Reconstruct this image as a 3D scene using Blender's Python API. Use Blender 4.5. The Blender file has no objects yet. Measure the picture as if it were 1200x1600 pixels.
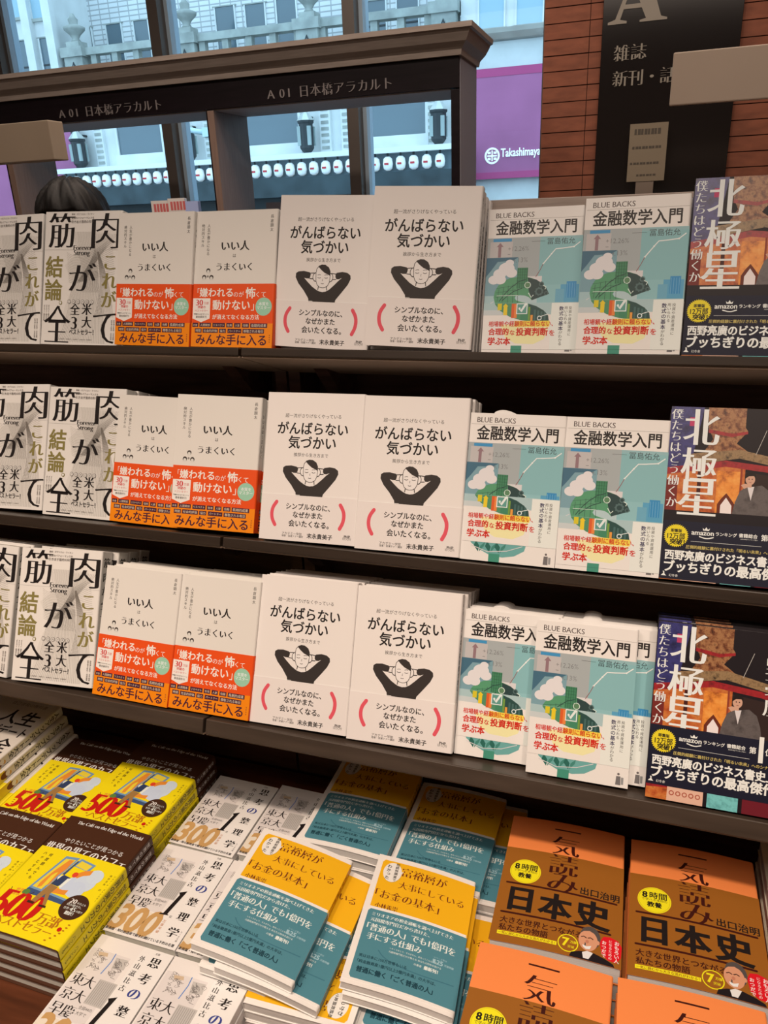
import bpy, bmesh, math, random
from mathutils import Vector, Matrix
random.seed(7)
SC = bpy.context.scene
COL = SC.collection
PI = math.pi

# ------------------------------------------------------------------ camera, light, exposure
cam_d = bpy.data.cameras.new('camera'); cam = bpy.data.objects.new('camera', cam_d); COL.objects.link(cam)
cam_d.sensor_fit = 'VERTICAL'; cam_d.sensor_height = 32.0; cam_d.sensor_width = 24.0
cam_d.lens = 1209.47/1600*32.0
cam_d.clip_start = .02; cam_d.clip_end = 200
CR = Vector((0.94828094, 0.31509238, -0.03847149)); CU = Vector((-0.08106649, 0.35756577, 0.93036280)); CF = Vector((-0.30690632, 0.87912656, -0.36461624))
m = Matrix((CR, CU, -CF)).transposed().to_4x4(); m.translation = Vector((0, 0, 1.45))
cam.matrix_world = m
SC.camera = cam
SC.view_settings.view_transform = 'Standard'; SC.view_settings.look = 'None'; SC.view_settings.gamma = 1.0
SC.view_settings.use_curve_mapping = False
SC.view_settings.exposure = 0.0

world = bpy.data.worlds.new('sky'); SC.world = world; world.use_nodes = True
wn = world.node_tree.nodes; wn['Background'].inputs[0].default_value = (.57, .80, 1.0, 1); wn['Background'].inputs[1].default_value = 2.65

def spot(name, loc, target, power, angle, color, radius=.05, blend=.6):
    l = bpy.data.lights.new(name, 'SPOT'); l.energy = power; l.spot_size = math.radians(angle); l.spot_blend = blend
    l.color = color; l.shadow_soft_size = radius
    o = bpy.data.objects.new(name, l); COL.objects.link(o); o.location = loc
    o.rotation_euler = (Vector(target)-Vector(loc)).to_track_quat('-Z', 'Y').to_euler()
    return o
def area(name, loc, target, power, sx, sy, color):
    l = bpy.data.lights.new(name, 'AREA'); l.shape = 'RECTANGLE'; l.size = sx; l.size_y = sy; l.energy = power; l.color = color
    o = bpy.data.objects.new(name, l); COL.objects.link(o); o.location = loc
    o.rotation_euler = (Vector(target)-Vector(loc)).to_track_quat('-Z', 'Y').to_euler()
    return o
WARM = (1.0, .765, .585)
for i, x in enumerate((-1.45, -.75, -.05, .65)):
    spot('downlight_and_fill_spot', (x, -.45, 2.86), (x*.9-.05, .60, .72), 76, 49, WARM, .05, 1.0)
area('fill_area_light', (-.4, -.6, 2.93), (-.4, -.6, 0), 34, 2.6, 1.2, (1, .83, .70))  # added general fill over the display, no such fixture known
area('fill_area_light', (-.6, 2.2, 2.93), (-.6, 2.2, 0), 34, 2.8, .5, (1, .82, .68))  # added fill that lifts the back of the shop

for x in (-2.1, -1.3, -.5, .3):
    spot('downlight_and_fill_spot', (x, 1.15, 2.975), (x, 2.75, 1.75), 46, 84, (1, .84, .70), .06, .9)  # added spots aimed at the bookcase to brighten it and the boards

# ------------------------------------------------------------------ materials
def lin(c): return tuple((v/255/12.92 if v/255 <= .04045 else ((v/255+.055)/1.055)**2.4) for v in c)
WHT = lin((242, 221, 204))
MATS = {}
def ink(c, rough=.45, name=None):
    """printed colour as read off the photo next to white paper (242,221,204) -> albedo"""
    key = ('ink', tuple(c), rough)
    if key in MATS: return MATS[key]
    a = [min(.93, .84*x/w) for x, w in zip(lin(c), WHT)]
    return base_mat(key, a, rough, name or 'print_%02x%02x%02x' % tuple(c))
def base_mat(key, a, rough, name, spec=.28, metal=0, noise=0, nscale=40, bump=0, emit=0, coord='Object', stretch=(1, 1, 1), coat=0):
    m = bpy.data.materials.new(name); m.use_nodes = True; nt = m.node_tree; b = nt.nodes['Principled BSDF']
    b.inputs['Base Color'].default_value = (*a, 1); b.inputs['Roughness'].default_value = rough
    b.inputs['Specular IOR Level'].default_value = spec; b.inputs['Metallic'].default_value = metal
    if coat: b.inputs['Coat Weight'].default_value = coat; b.inputs['Coat Roughness'].default_value = .12
    if emit: b.inputs['Emission Color'].default_value = (*a, 1); b.inputs['Emission Strength'].default_value = emit
    if noise or bump:
        tc = nt.nodes.new('ShaderNodeTexCoord'); mp = nt.nodes.new('ShaderNodeMapping'); nz = nt.nodes.new('ShaderNodeTexNoise')
        mp.inputs['Scale'].default_value = stretch; nz.inputs['Scale'].default_value = nscale; nz.inputs['Detail'].default_value = 5
        nt.links.new(tc.outputs[coord], mp.inputs[0]); nt.links.new(mp.outputs[0], nz.inputs[0])
        if noise:
            mx = nt.nodes.new('ShaderNodeMix'); mx.data_type = 'RGBA'
            mx.inputs[6].default_value = (*[x*(1-noise) for x in a], 1); mx.inputs[7].default_value = (*[min(1, x*(1+noise)) for x in a], 1)
            rp = nt.nodes.new('ShaderNodeMapRange'); rp.inputs[1].default_value = .3; rp.inputs[2].default_value = .7
            nt.links.new(nz.outputs[0], rp.inputs[0]); nt.links.new(rp.outputs[0], mx.inputs[0]); nt.links.new(mx.outputs[2], b.inputs['Base Color'])
        if bump:
            bp = nt.nodes.new('ShaderNodeBump'); bp.inputs['Strength'].default_value = bump; bp.inputs['Distance'].default_value = .002
            nt.links.new(nz.outputs[0], bp.inputs['Height']); nt.links.new(bp.outputs[0], b.inputs['Normal'])
    MATS[key] = m
    return m
def M(name, srgb=None, rough=.5, alb=None, **k):
    if name in MATS: return MATS[name]
    return base_mat(name, alb if alb else lin(srgb), rough, name, **k)

def photo_print(name, cols, scale, rough=.35, stretch=(1, 1, 1)):
    """printed photo texture: noise through a colour ramp"""
    if name in MATS: return MATS[name]
    m = bpy.data.materials.new(name); m.use_nodes = True; nt = m.node_tree; b = nt.nodes['Principled BSDF']; b.inputs['Roughness'].default_value = rough
    tc = nt.nodes.new('ShaderNodeTexCoord'); mp = nt.nodes.new('ShaderNodeMapping'); mp.inputs['Scale'].default_value = stretch
    nz = nt.nodes.new('ShaderNodeTexNoise'); nz.inputs['Scale'].default_value = scale; nz.inputs['Detail'].default_value = 6; nz.inputs['Roughness'].default_value = .65
    cr = nt.nodes.new('ShaderNodeValToRGB'); el = cr.color_ramp.elements
    n = len(cols)
    for i, c in enumerate(cols):
        p = .28+.44*i/(n-1); a = [min(.93, .84*x/w) for x, w in zip(lin(c), WHT)]
        e = el[i] if i < 2 else el.new(p)
        e.position = p; e.color = (*a, 1)
    nt.links.new(tc.outputs['Object'], mp.inputs[0]); nt.links.new(mp.outputs[0], nz.inputs[0]); nt.links.new(nz.outputs[0], cr.inputs[0]); nt.links.new(cr.outputs[0], b.inputs['Base Color'])
    MATS[name] = m
    return m
def paper_mat(name, srgb):
    """page block: fine sheet lines along the thickness"""
    m = bpy.data.materials.new(name); m.use_nodes = True; nt = m.node_tree; b = nt.nodes['Principled BSDF']; b.inputs['Roughness'].default_value = .8
    tc = nt.nodes.new('ShaderNodeTexCoord'); mp = nt.nodes.new('ShaderNodeMapping'); mp.inputs['Scale'].default_value = (4, 4, 2600)
    nz = nt.nodes.new('ShaderNodeTexNoise'); nz.inputs['Scale'].default_value = 1; nz.inputs['Detail'].default_value = 2
    cr = nt.nodes.new('ShaderNodeValToRGB'); a = [.84*x/w for x, w in zip(lin(srgb), WHT)]
    cr.color_ramp.elements[0].color = (*[x*.66 for x in a], 1); cr.color_ramp.elements[0].position = .3
    cr.color_ramp.elements[1].color = (*[min(.9, x*1.06) for x in a], 1); cr.color_ramp.elements[1].position = .65
    for p, q in ((tc.outputs['Object'], mp.inputs[0]), (mp.outputs[0], nz.inputs[0]), (nz.outputs[0], cr.inputs[0]), (cr.outputs[0], b.inputs['Base Color'])): nt.links.new(p, q)
    return m
PAPER = paper_mat('book_pages', (226, 206, 184))
PAPER_W = paper_mat('book_pages_white', (238, 216, 198))
WOOD_D = M('dark_walnut_wood', alb=(.105, .055, .042), rough=.42, noise=.35, nscale=9, stretch=(1, 8, 8), bump=.1)
WOOD_SH = M('shelf_front_wood', alb=(.034, .024, .018), rough=.38, noise=.2, nscale=9, stretch=(1, 10, 10))
WOOD_SL = M('low_shelf_front_wood', alb=(.060, .044, .034), rough=.38, noise=.2, nscale=9, stretch=(1, 10, 10))
UNDER_LIT = M('shelf_underside_bounce_light', alb=(.42, .32, .25), rough=.5, noise=.1, nscale=6)  # light bounced up from the books, put into the underside colour
WOOD_T = M('table_redwood', alb=(.10, .03, .012), rough=.45, noise=.3, nscale=8, stretch=(1, 9, 9))
WOOD_C = M('crown_brown_wood', alb=(.26, .215, .19), rough=.5, noise=.12, nscale=10, stretch=(1, 12, 12))
WOOD_P = M('post_brown_wood', alb=(.16, .105, .085), rough=.5, noise=.12, nscale=10, stretch=(12, 12, 1))
EBONY = M('header_black_wood', alb=(.006, .0035, .005), rough=.4, spec=.15, noise=.3, nscale=10, stretch=(1, 10, 10))
BEIGE = M('beige_board', alb=(.46, .37, .28), rough=.6, noise=.05, nscale=5)

# ------------------------------------------------------------------ object helpers
def link(o, parent=None):
    COL.objects.link(o)
    if parent is not None: o.parent = parent
    return o
def empty(name, loc=(0, 0, 0), rotz=0):
    o = bpy.data.objects.new(name, None); o.empty_display_size = .02; COL.objects.link(o); o.location = loc; o.rotation_euler = (0, 0, rotz); return o
def tag(o, label, cat, group=None, kind=None):
    if label: o['label'] = label
    if cat: o['category'] = cat
    if group: o['group'] = group
    if kind: o['kind'] = kind
    return o
class MB:
    """collects shapes with materials, builds ONE mesh"""
    def __init__(s): s.v = []; s.f = []; s.mi = []; s.mats = []; s.smooth = []
    def mat(s, m):
        if m not in s.mats: s.mats.append(m)
        return s.mats.index(m)
    def add(s, vs, fs, m, smooth=False):
        b = len(s.v); i = s.mat(m); s.v += [tuple(v) for v in vs]
        for f in fs: s.f.append([b+k for k in f]); s.mi.append(i); s.smooth.append(smooth)
    def box(s, x0, x1, y0, y1, z0, z1, m, T=None):
        vs = [Vector((x, y, z)) for x in (x0, x1) for y in (y0, y1) for z in (z0, z1)]
        if T: vs = [T @ v for v in vs]
        s.add(vs, [(0, 1, 3, 2), (4, 6, 7, 5), (0, 4, 5, 1), (2, 3, 7, 6), (0, 2, 6, 4), (1, 5, 7, 3)], m)
    def prism(s, prof, x0, x1, m, axis='x'):
        """profile [(a,b)] extruded; axis x: (x,a,b); axis y: (a,y,b); axis z: (a,b,z)"""
        n = len(prof)
        put = {'x': lambda t, a, b: (t, a, b), 'y': lambda t, a, b: (a, t, b), 'z': lambda t, a, b: (a, b, t)}[axis]
        vs = [put(x0, a, b) for a, b in prof]+[put(x1, a, b) for a, b in prof]
        s.add(vs, [tuple(range(n))[::-1], tuple(range(n, 2*n))]+[(i, (i+1) % n, n+(i+1) % n, n+i) for i in range(n)], m)
    def lathe(s, prof, c, m, n=20, smooth=True):
        vs = []; fs = []
        for r, z in prof:
            for k in range(n): a = 2*PI*k/n; vs.append((c[0]+r*math.cos(a), c[1]+r*math.sin(a), c[2]+z))
        for i in range(len(prof)-1):
            for k in range(n): fs.append((i*n+k, i*n+(k+1) % n, (i+1)*n+(k+1) % n, (i+1)*n+k))
        fs.append(tuple(range(n))[::-1]); fs.append(tuple(range((len(prof)-1)*n, len(prof)*n)))
        s.add(vs, fs, m, smooth)
    def tube(s, p, q, r, m, n=12):
        p = Vector(p); q = Vector(q); d = (q-p).normalized(); a = d.orthogonal().normalized(); b = d.cross(a)
        vs = [c+a*r*math.cos(2*PI*k/n)+b*r*math.sin(2*PI*k/n) for c in (p, q) for k in range(n)]
        s.add(vs, [tuple(range(n))[::-1], tuple(range(n, 2*n))]+[(k, (k+1) % n, n+(k+1) % n, n+k) for k in range(n)], m, True)
    def mesh(s, name):
        me = bpy.data.meshes.new(name); me.from_pydata(s.v, [], s.f)
        for m in s.mats: me.materials.append(m)
        me.polygons.foreach_set('material_index', s.mi); me.polygons.foreach_set('use_smooth', s.smooth); me.update()
        return me
    def build(s, name, parent=None, bevel=0):
        o = bpy.data.objects.new(name, s.mesh(name)); link(o, parent)
        if bevel:
            b = o.modifiers.new('bevel', 'BEVEL'); b.width = bevel; b.segments = 2; b.limit_method = 'ANGLE'
        return o

# ------------------------------------------------------------------ lettering
_tc = bpy.data.curves.new('lettering', 'FONT'); _tc.size = 1.0; _tc.resolution_u = 3
_to = bpy.data.objects.new('lettering', _tc); COL.objects.link(_to)
GL = {}
def glyph(s):
    """filled outline of a string: (verts2d, faces, outward normals)"""
    if s in GL: return GL[s]
    _tc.body = s
    bpy.context.view_layer.update()
    me = _to.evaluated_get(bpy.context.evaluated_depsgraph_get()).to_mesh()
    idx = {}; vs = []; mp = []
    for v in me.vertices:
        k = (round(v.co.x, 4), round(v.co.y, 4))
        if k not in idx: idx[k] = len(vs); vs.append((v.co.x, v.co.y))
        mp.append(idx[k])
    fs = []; ec = {}
    for p in me.polygons:
        f = []
        for i in p.vertices:
            if mp[i] not in f: f.append(mp[i])
        if len(f) < 3: continue
        ar = sum(vs[f[i]][0]*vs[f[(i+1) % len(f)]][1]-vs[f[(i+1) % len(f)]][0]*vs[f[i]][1] for i in range(len(f)))
        if ar < 0: f = f[::-1]
        fs.append(f)
        for i in range(len(f)):
            a, b = f[i], f[(i+1) % len(f)]
            ec[(a, b)] = ec.get((a, b), 0)+1
    nr = [[0., 0.] for _ in vs]
    for (a, b) in ec:
        if (b, a) in ec: continue
        dx = vs[b][0]-vs[a][0]; dy = vs[b][1]-vs[a][1]; L = math.hypot(dx, dy) or 1
        for k in (a, b): nr[k][0] += dy/L; nr[k][1] += -dx/L
    out = []
    for x, y in nr:
        L = math.hypot(x, y)
        if L < 1e-6: out.append((0, 0)); continue
        f = min(1.6, 2/L) if L > .3 else 1   # mitre
        out.append((x/L*f, y/L*f))
    _to.to_mesh_clear()
    GL[s] = (vs, fs, out)
    return GL[s]
REG = (0, 0); MIN = (.020, -.021); MINB = (.036, -.012); BOLD = (.022, .016); HVY = (.04, .026); LIGHT = (-.012, -.012); DIDOT = (.03, -.022)
ROT = set('ー〜（）「」『』…－')
def glyph_pts(s, style):
    vs, fs, nr = glyph(s)
    if style != REG: vs = [(x+n[0]*style[0], y+n[1]*style[1]) for (x, y), n in zip(vs, nr)]
    return vs, fs

class Art:  # most u, v values are image pixels unwarped to the cover by homography
    """flat print on a cover: u right 0..1, v down 0..1; each item a few micrometres above the one before"""
    STEP = .000003
    def __init__(s, w, h): s.w = w; s.h = h; s.items = []
    def P(s, u, v): return ((u-.5)*s.w, (1-v)*s.h)
    def raw(s, pts, faces, m, L): s.items.append((pts, faces, m, L))
    def poly(s, uv, m, L=1): s.raw([s.P(*p) for p in uv], [tuple(range(len(uv)))], m, L)
    def rect(s, u0, v0, u1, v1, m, L=1): s.poly([(u0, v1), (u1, v1), (u1, v0), (u0, v0)], m, L)
    def ell(s, u, v, ru, m, L=1, ratio=1, n=40, a0=0, a1=2*PI):
        x, y = s.P(u, v); r = ru*s.w
        s.raw([(x+r*math.cos(a0+(a1-a0)*k/n), y+r*ratio*math.sin(a0+(a1-a0)*k/n)) for k in range(n)], [tuple(range(n))], m, L)
    def burst(s, u, v, ru, m, L=1, n=36, d=.88):
        x, y = s.P(u, v); r = ru*s.w
        s.raw([(x+r*(1 if k % 2 else d)*math.cos(PI*k/n), y+r*(1 if k % 2 else d)*math.sin(PI*k/n)) for k in range(2*n)], [tuple(range(2*n))], m, L)
    def stroke(s, uv, width, m, L=1, smooth=0, cap=True):
        pts = [Vector(s.P(*p)) for p in uv]
        for _ in range(smooth):
            q = [pts[0]]
            for a, b in zip(pts, pts[1:]): q += [a*.75+b*.25, a*.25+b*.75]
            pts = q+[pts[-1]]
        w2 = width/2; vs = []; fs = []
        for i, p in enumerate(pts):
            d = (pts[min(i+1, len(pts)-1)]-pts[max(i-1, 0)]); d = d.normalized() if d.length > 1e-9 else Vector((1, 0)); n = Vector((-d.y, d.x))*w2
            vs += [tuple(p+n), tuple(p-n)]
        for i in range(len(pts)-1): fs.append((2*i+1, 2*i+3, 2*i+2, 2*i))
        s.raw(vs, fs, m, L)
        if cap and width > .0008:
            for p in (pts[0], pts[-1]): s.raw([(p.x+w2*math.cos(2*PI*k/10), p.y+w2*math.sin(2*PI*k/10)) for k in range(10)], [tuple(range(10))], m, L)
    def t(s, txt, u0, u1, vc, m, style=REG, L=3, hs=1.0, skew=0, v=None):
        """horizontal line fitted to u0..u1, vertical centre vc"""
        vs, fs = glyph_pts(txt, style)
        if not vs: return
        xs = [p[0] for p in vs]; ys = [p[1] for p in vs]; a, b = min(xs), max(xs); c, d = min(ys), max(ys)
        k = (u1-u0)*s.w/(b-a); x0 = (u0-.5)*s.w; yc = (1-vc)*s.h; kv = k*hs
        if v: yc = (1-(v[0]+v[1])/2)*s.h; kv = (v[1]-v[0])*s.h/(d-c)
        s.raw([((x-a)*k+x0+skew*(y-(c+d)/2)*kv, (y-(c+d)/2)*kv+yc) for x, y in vs], fs, m, L)
    def vt(s, txt, u, v0, v1, m, style=REG, L=3, sz=None, hs=1.0):
        """vertical line, centred on u, characters from v0 down to v1"""
        n = len(txt); pitch = (v1-v0)*s.h/n; sz = sz or pitch
        for i, ch in enumerate(txt):
            if ch == ' ': continue
            vs, fs = glyph_pts(ch, style)
            if not vs: continue
            cx = (u-.5)*s.w; cy = (1-v0)*s.h-pitch*(i+.5); k = sz
            if ch in ROT: q = [((y-.38)*k*hs, -(x-.5)*k) for x, y in vs]
            else:
                ex = .55 if ch in '、。' else (.12 if ch in 'っゃゅょァィゥェォッ' else 0); ey = .5 if ch in '、。' else (.1 if ch in 'っゃゅょァィゥェォッ' else 0)
                q = [((x-.5+ex)*k*hs, (y-.38+ey)*k) for x, y in vs]
            s.raw([(x+cx, y+cy) for x, y in q], fs, m, L)
    def put(s, mb, fn):
        for i, (pts, faces, m, L) in enumerate(sorted(s.items, key=lambda q: q[3])): mb.add([fn(x, y, .00005+i*s.STEP) for x, y in pts], faces, m)

# ------------------------------------------------------------------ book kinds
def shell(mb, w, h, T, m_front, m_spine, m_back, y0, y1, off=0., r=.0025, th=.0004, seg=5):
    """wrap round front, spine (right) and back"""
    W = w/2+off; pf = [(-w/2, off, 0)]
    for k in range(seg+1): a = PI/2*k/seg; pf.append((W-r+r*math.sin(a), off-r+r*math.cos(a), 1))
    for k in range(seg+1): a = PI/2*k/seg; pf.append((W-r+r*math.cos(a), -T-off+r-r*math.sin(a), 1))
    pf.append((-w/2, -T-off, 2))
    n = len(pf)
    inn = []
    for i, (x, z, _) in enumerate(pf):
        a = pf[max(i-1, 0)]; b = pf[min(i+1, n-1)]; dx = b[0]-a[0]; dz = b[1]-a[1]; L = math.hypot(dx, dz)
        inn.append((x+dz/L*th, z-dx/L*th))
    vs = [(x, y0, z) for x, z, _ in pf]+[(x, y1, z) for x, z, _ in pf]+[(x, y0, z) for x, z in inn]+[(x, y1, z) for x, z in inn]
    for i in range(n-1):
        m = m_front if i == 0 else (m_back if i == n-2 else m_spine)
        mb.add([vs[i], vs[i+1], vs[n+i+1], vs[n+i]], [(0, 1, 2, 3)], m, 0 < i < n-2)
        mb.add([vs[2*n+i], vs[2*n+i+1], vs[3*n+i+1], vs[3*n+i]], [(3, 2, 1, 0)], m)
        mb.add([vs[i], vs[i+1], vs[2*n+i+1], vs[2*n+i]], [(3, 2, 1, 0)], m)
        mb.add([vs[n+i], vs[n+i+1], vs[3*n+i+1], vs[3*n+i]], [(0, 1, 2, 3)], m)
    for i in (0, n-1): mb.add([vs[i], vs[n+i], vs[3*n+i], vs[2*n+i]], [(0, 1, 2, 3) if i == 0 else (3, 2, 1, 0)], m_front)
def arch_mesh(me, w, T, amp, lift=0., h=.18):
    """bow the upper side of a book slightly (soft covers sag over their stack)"""
    bm = bmesh.new(); bm.from_mesh(me)
    for k in range(1, 14):
        bmesh.ops.bisect_plane(bm, geom=bm.verts[:]+bm.edges[:]+bm.faces[:], dist=1e-6, plane_co=(-w/2+w*k/14, 0, 0), plane_no=(1, 0, 0))
    for v in bm.verts:
        t = min(1, max(0, v.co.x/w+.5)); v.co.z += amp*math.sin(PI*t)
        if lift: v.co.z += lift*(1-t)**3
    bm.to_mesh(me); bm.free(); me.update()
class Kind: pass
KINDS = {}
def kind(key, name, w, h, T, front, spine=None, back=None, pages=PAPER, band=None, over=.0008, cut=None, arch=0, lift=0, thing='paperback_book'):
    """front(a): draws the cover art; spine(a): art on the spine; band = (v0, v1, front mat, spine mat, draw, spine draw)"""
    k = Kind(); k.w, k.h, k.T, k.thing = w, h, T, thing; k.parts = []
    mb = MB(); mb.box(-w/2+over+.0006, w/2-.0009, over+.0004, h-over-.0004, -T+.0007, -.0007, pages); pg = mb.mesh(name+'_pages')
    mf, ms = front[0], (spine[0] if spine else front[0])
    mb = MB(); shell(mb, w, h, T, mf, ms, back or mf, 0, h)
    a = Art(w, h); front[1](a); a.put(mb, lambda x, y, z: (x, y, z))
    if spine and spine[1]:
        s = Art(T, h); spine[1](s); s.put(mb, lambda x, y, z: (w/2+z, y, -x-T/2))
    cv = mb.mesh(name+'_cover')
    k.parts = [('page_block', pg, None), ('cover', cv, None)]
    if band:
        v0, v1, bf, bs, bd, bsd = band
        mb = MB(); shell(mb, w, h, T, bf, bs, bf, (1-v1)*h, (1-v0)*h, off=.0004, r=.0028, th=.0002)
        if bd: a = Art(w, h); bd(a); a.put(mb, lambda x, y, z: (x, y, z+.0004))
        if bsd: s = Art(T, h); bsd(s); s.put(mb, lambda x, y, z: (w/2+.0004+z, y, -x-T/2))
        k.parts.append(('paper_band', mb.mesh(name+'_band'), None))
    if arch or lift:
        for _, me, _ in k.parts: arch_mesh(me, w, T, arch, lift)
    KINDS[key] = k; k.proto = None
    return k
def place(key, mat4, label, group):
    """first call links the book itself, later calls copy it and each of its parts"""
    k = KINDS[key]
    if k.proto is None:
        r = bpy.data.objects.new(k.thing, None); r.empty_display_size = .02; COL.objects.link(r)
        for nm, me, lb in k.parts:
            c = bpy.data.objects.new(nm, me); link(c, r)
            if lb: c['label'] = lb
        k.proto = r
    else:
        r = k.proto.copy(); COL.objects.link(r)
        for ch in list(k.proto.children):
            c = ch.copy(); COL.objects.link(c); c.parent = r
    r.matrix_world = mat4
    r['label'] = label; r['category'] = 'book'; r['group'] = group
    return r

BLK = (34, 26, 24); WH = (242, 221, 204)
iB = ink(BLK); iW = ink(WH); iGR = ink((140, 126, 115)); iLG = ink((196, 180, 166))

# ---- G: cream cover, man with hands behind his head
def g_front(a):
    dk = ink((58, 48, 43)); skin = ink((244, 222, 206))
    a.t('超一流がさりげなくやっている', .194, .770, .155, iB, REG)
    a.t('がんばらない', .120, .848, .238, iB, BOLD, hs=1.05)
    a.t('気づかい', .241, .735, .334, iB, BOLD, hs=1.05)
    a.t('挨拶から生き方まで', .308, .663, .417, iB, REG)
    # jersey with raised elbows
    a.poly([(.357, .694), (.352, .672), (.300, .622), (.238, .575), (.205, .535), (.207, .508), (.232, .496), (.290, .492), (.352, .500), (.364, .512), (.359, .530), (.352, .541), (.318, .541), (.296, .537),
            (.330, .560), (.386, .594), (.430, .613), (.458, .622), (.495, .627), (.535, .621), (.566, .609), (.612, .580), (.655, .550), (.690, .530), (.660, .539), (.634, .539), (.622, .526), (.622, .508), (.634, .498),
            (.690, .491), (.742, .496), (.775, .512), (.780, .535), (.755, .573), (.700, .622), (.650, .665), (.637, .676), (.634, .690)], dk, 2)
    for sgn in (-1, 1):
        c = .492
        a.stroke([(c+sgn*.132, .506), (c+sgn*.085, .503), (c+sgn*.066, .508)], .0010, dk, 3, 2)
        a.stroke([(c+sgn*.135, .541), (c+sgn*.095, .543), (c+sgn*.075, .548)], .0010, dk, 3, 2)
        a.ell(c+sgn*.075, .530, .032, dk, 3, 1.35); a.ell(c+sgn*.075, .530, .026, skin, 4, 1.35)
    a.poly([(.452, .605), (.445, .618), (.470, .624), (.500, .626), (.530, .623), (.545, .616), (.535, .602)], skin, 3)
    a.stroke([(.452, .590), (.448, .612)], .0010, dk, 4); a.stroke([(.536, .590), (.541, .612)], .0010, dk, 4)
    face = [(.416, .500), (.422, .475), (.445, .455), (.478, .447), (.515, .450), (.550, .466), (.566, .488), (.570, .520), (.566, .560), (.548, .586), (.520, .598), (.492, .601), (.462, .597), (.436, .583), (.420, .556)]
    a.poly(face, dk, 5)
    cx, cy = .493, .527
    a.poly([(cx+(x-cx)*.93, cy+(y-cy)*.955) for x, y in face], skin, 6)
    a.poly([(.440, .462), (.470, .448), (.510, .448), (.548, .464), (.567, .490), (.569, .520), (.545, .512), (.505, .500), (.470, .482)], dk, 7)
    for sgn in (-1, 1):
        c = .490+sgn*.036
        a.stroke([(c-.018, .532), (c, .537), (c+.018, .532)], .0007, dk, 8, 1); a.stroke([(c-.018, .517), (c, .513), (c+.016, .515)], .0006, dk, 8, 1)
    a.stroke([(.492, .54), (.488, .553), (.494, .554)], .0005, dk, 8); a.stroke([(.475, .570), (.490, .574), (.505, .570)], .0007, dk, 8, 1)
def g_band(a):
    red = ink((232, 84, 92))
    a.stroke([(0.0, .6905), (.4, .6895)], .0005, ink((252, 236, 222)), 2); a.stroke([(.66, .6895), (1, .6905)], .0005, ink((252, 236, 222)), 2)
    a.rect(.357, .686, .634, .6925, ink((58, 48, 43)), 1)
    a.stroke([(.165, .742), (.128, .780), (.118, .820), (.128, .862), (.160, .898)], .0046, red, 3, 2)
    a.stroke([(.824, .738), (.858, .775), (.868, .812), (.860, .855), (.831, .895)], .0046, red, 3, 2)
    a.t('シンプルなのに、', .266, .723, .766, iB, BOLD, hs=1.05); a.t('なぜかまた', .342, .649, .821, iB, BOLD, hs=1.05); a.t('会いたくなる。', .303, .722, .880, iB, BOLD, hs=1.05)
    a.t('アカデミー学院', .242, .448, .951, iB, REG); a.t('理事・授業テナー講師', .242, .463, .968, iB, REG)
    a.t('末永貴美子', .501, .763, .957, iB, BOLD)
    a.t('PHP', .881, .942, .943, iB, BOLD); a.t('研究所', .866, .955, .957, iGR)
def g_spine(a):
    a.vt('がんばらない気づかい', .5, .20, .62, iB, BOLD, sz=.0072); a.vt('末永貴美子', .5, .68, .80, iB, REG, sz=.004); a.vt('超一流', .5, .06, .13, iB, REG, sz=.004)
cG = ink((242, 219, 202))
kind('G', 'gentle_cover', .131, .1875, .0145, (cG, g_front), (cG, g_spine), band=(.688, 1.0, ink((240, 216, 200)), cG, g_band, None), pages=PAPER_W)

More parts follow.
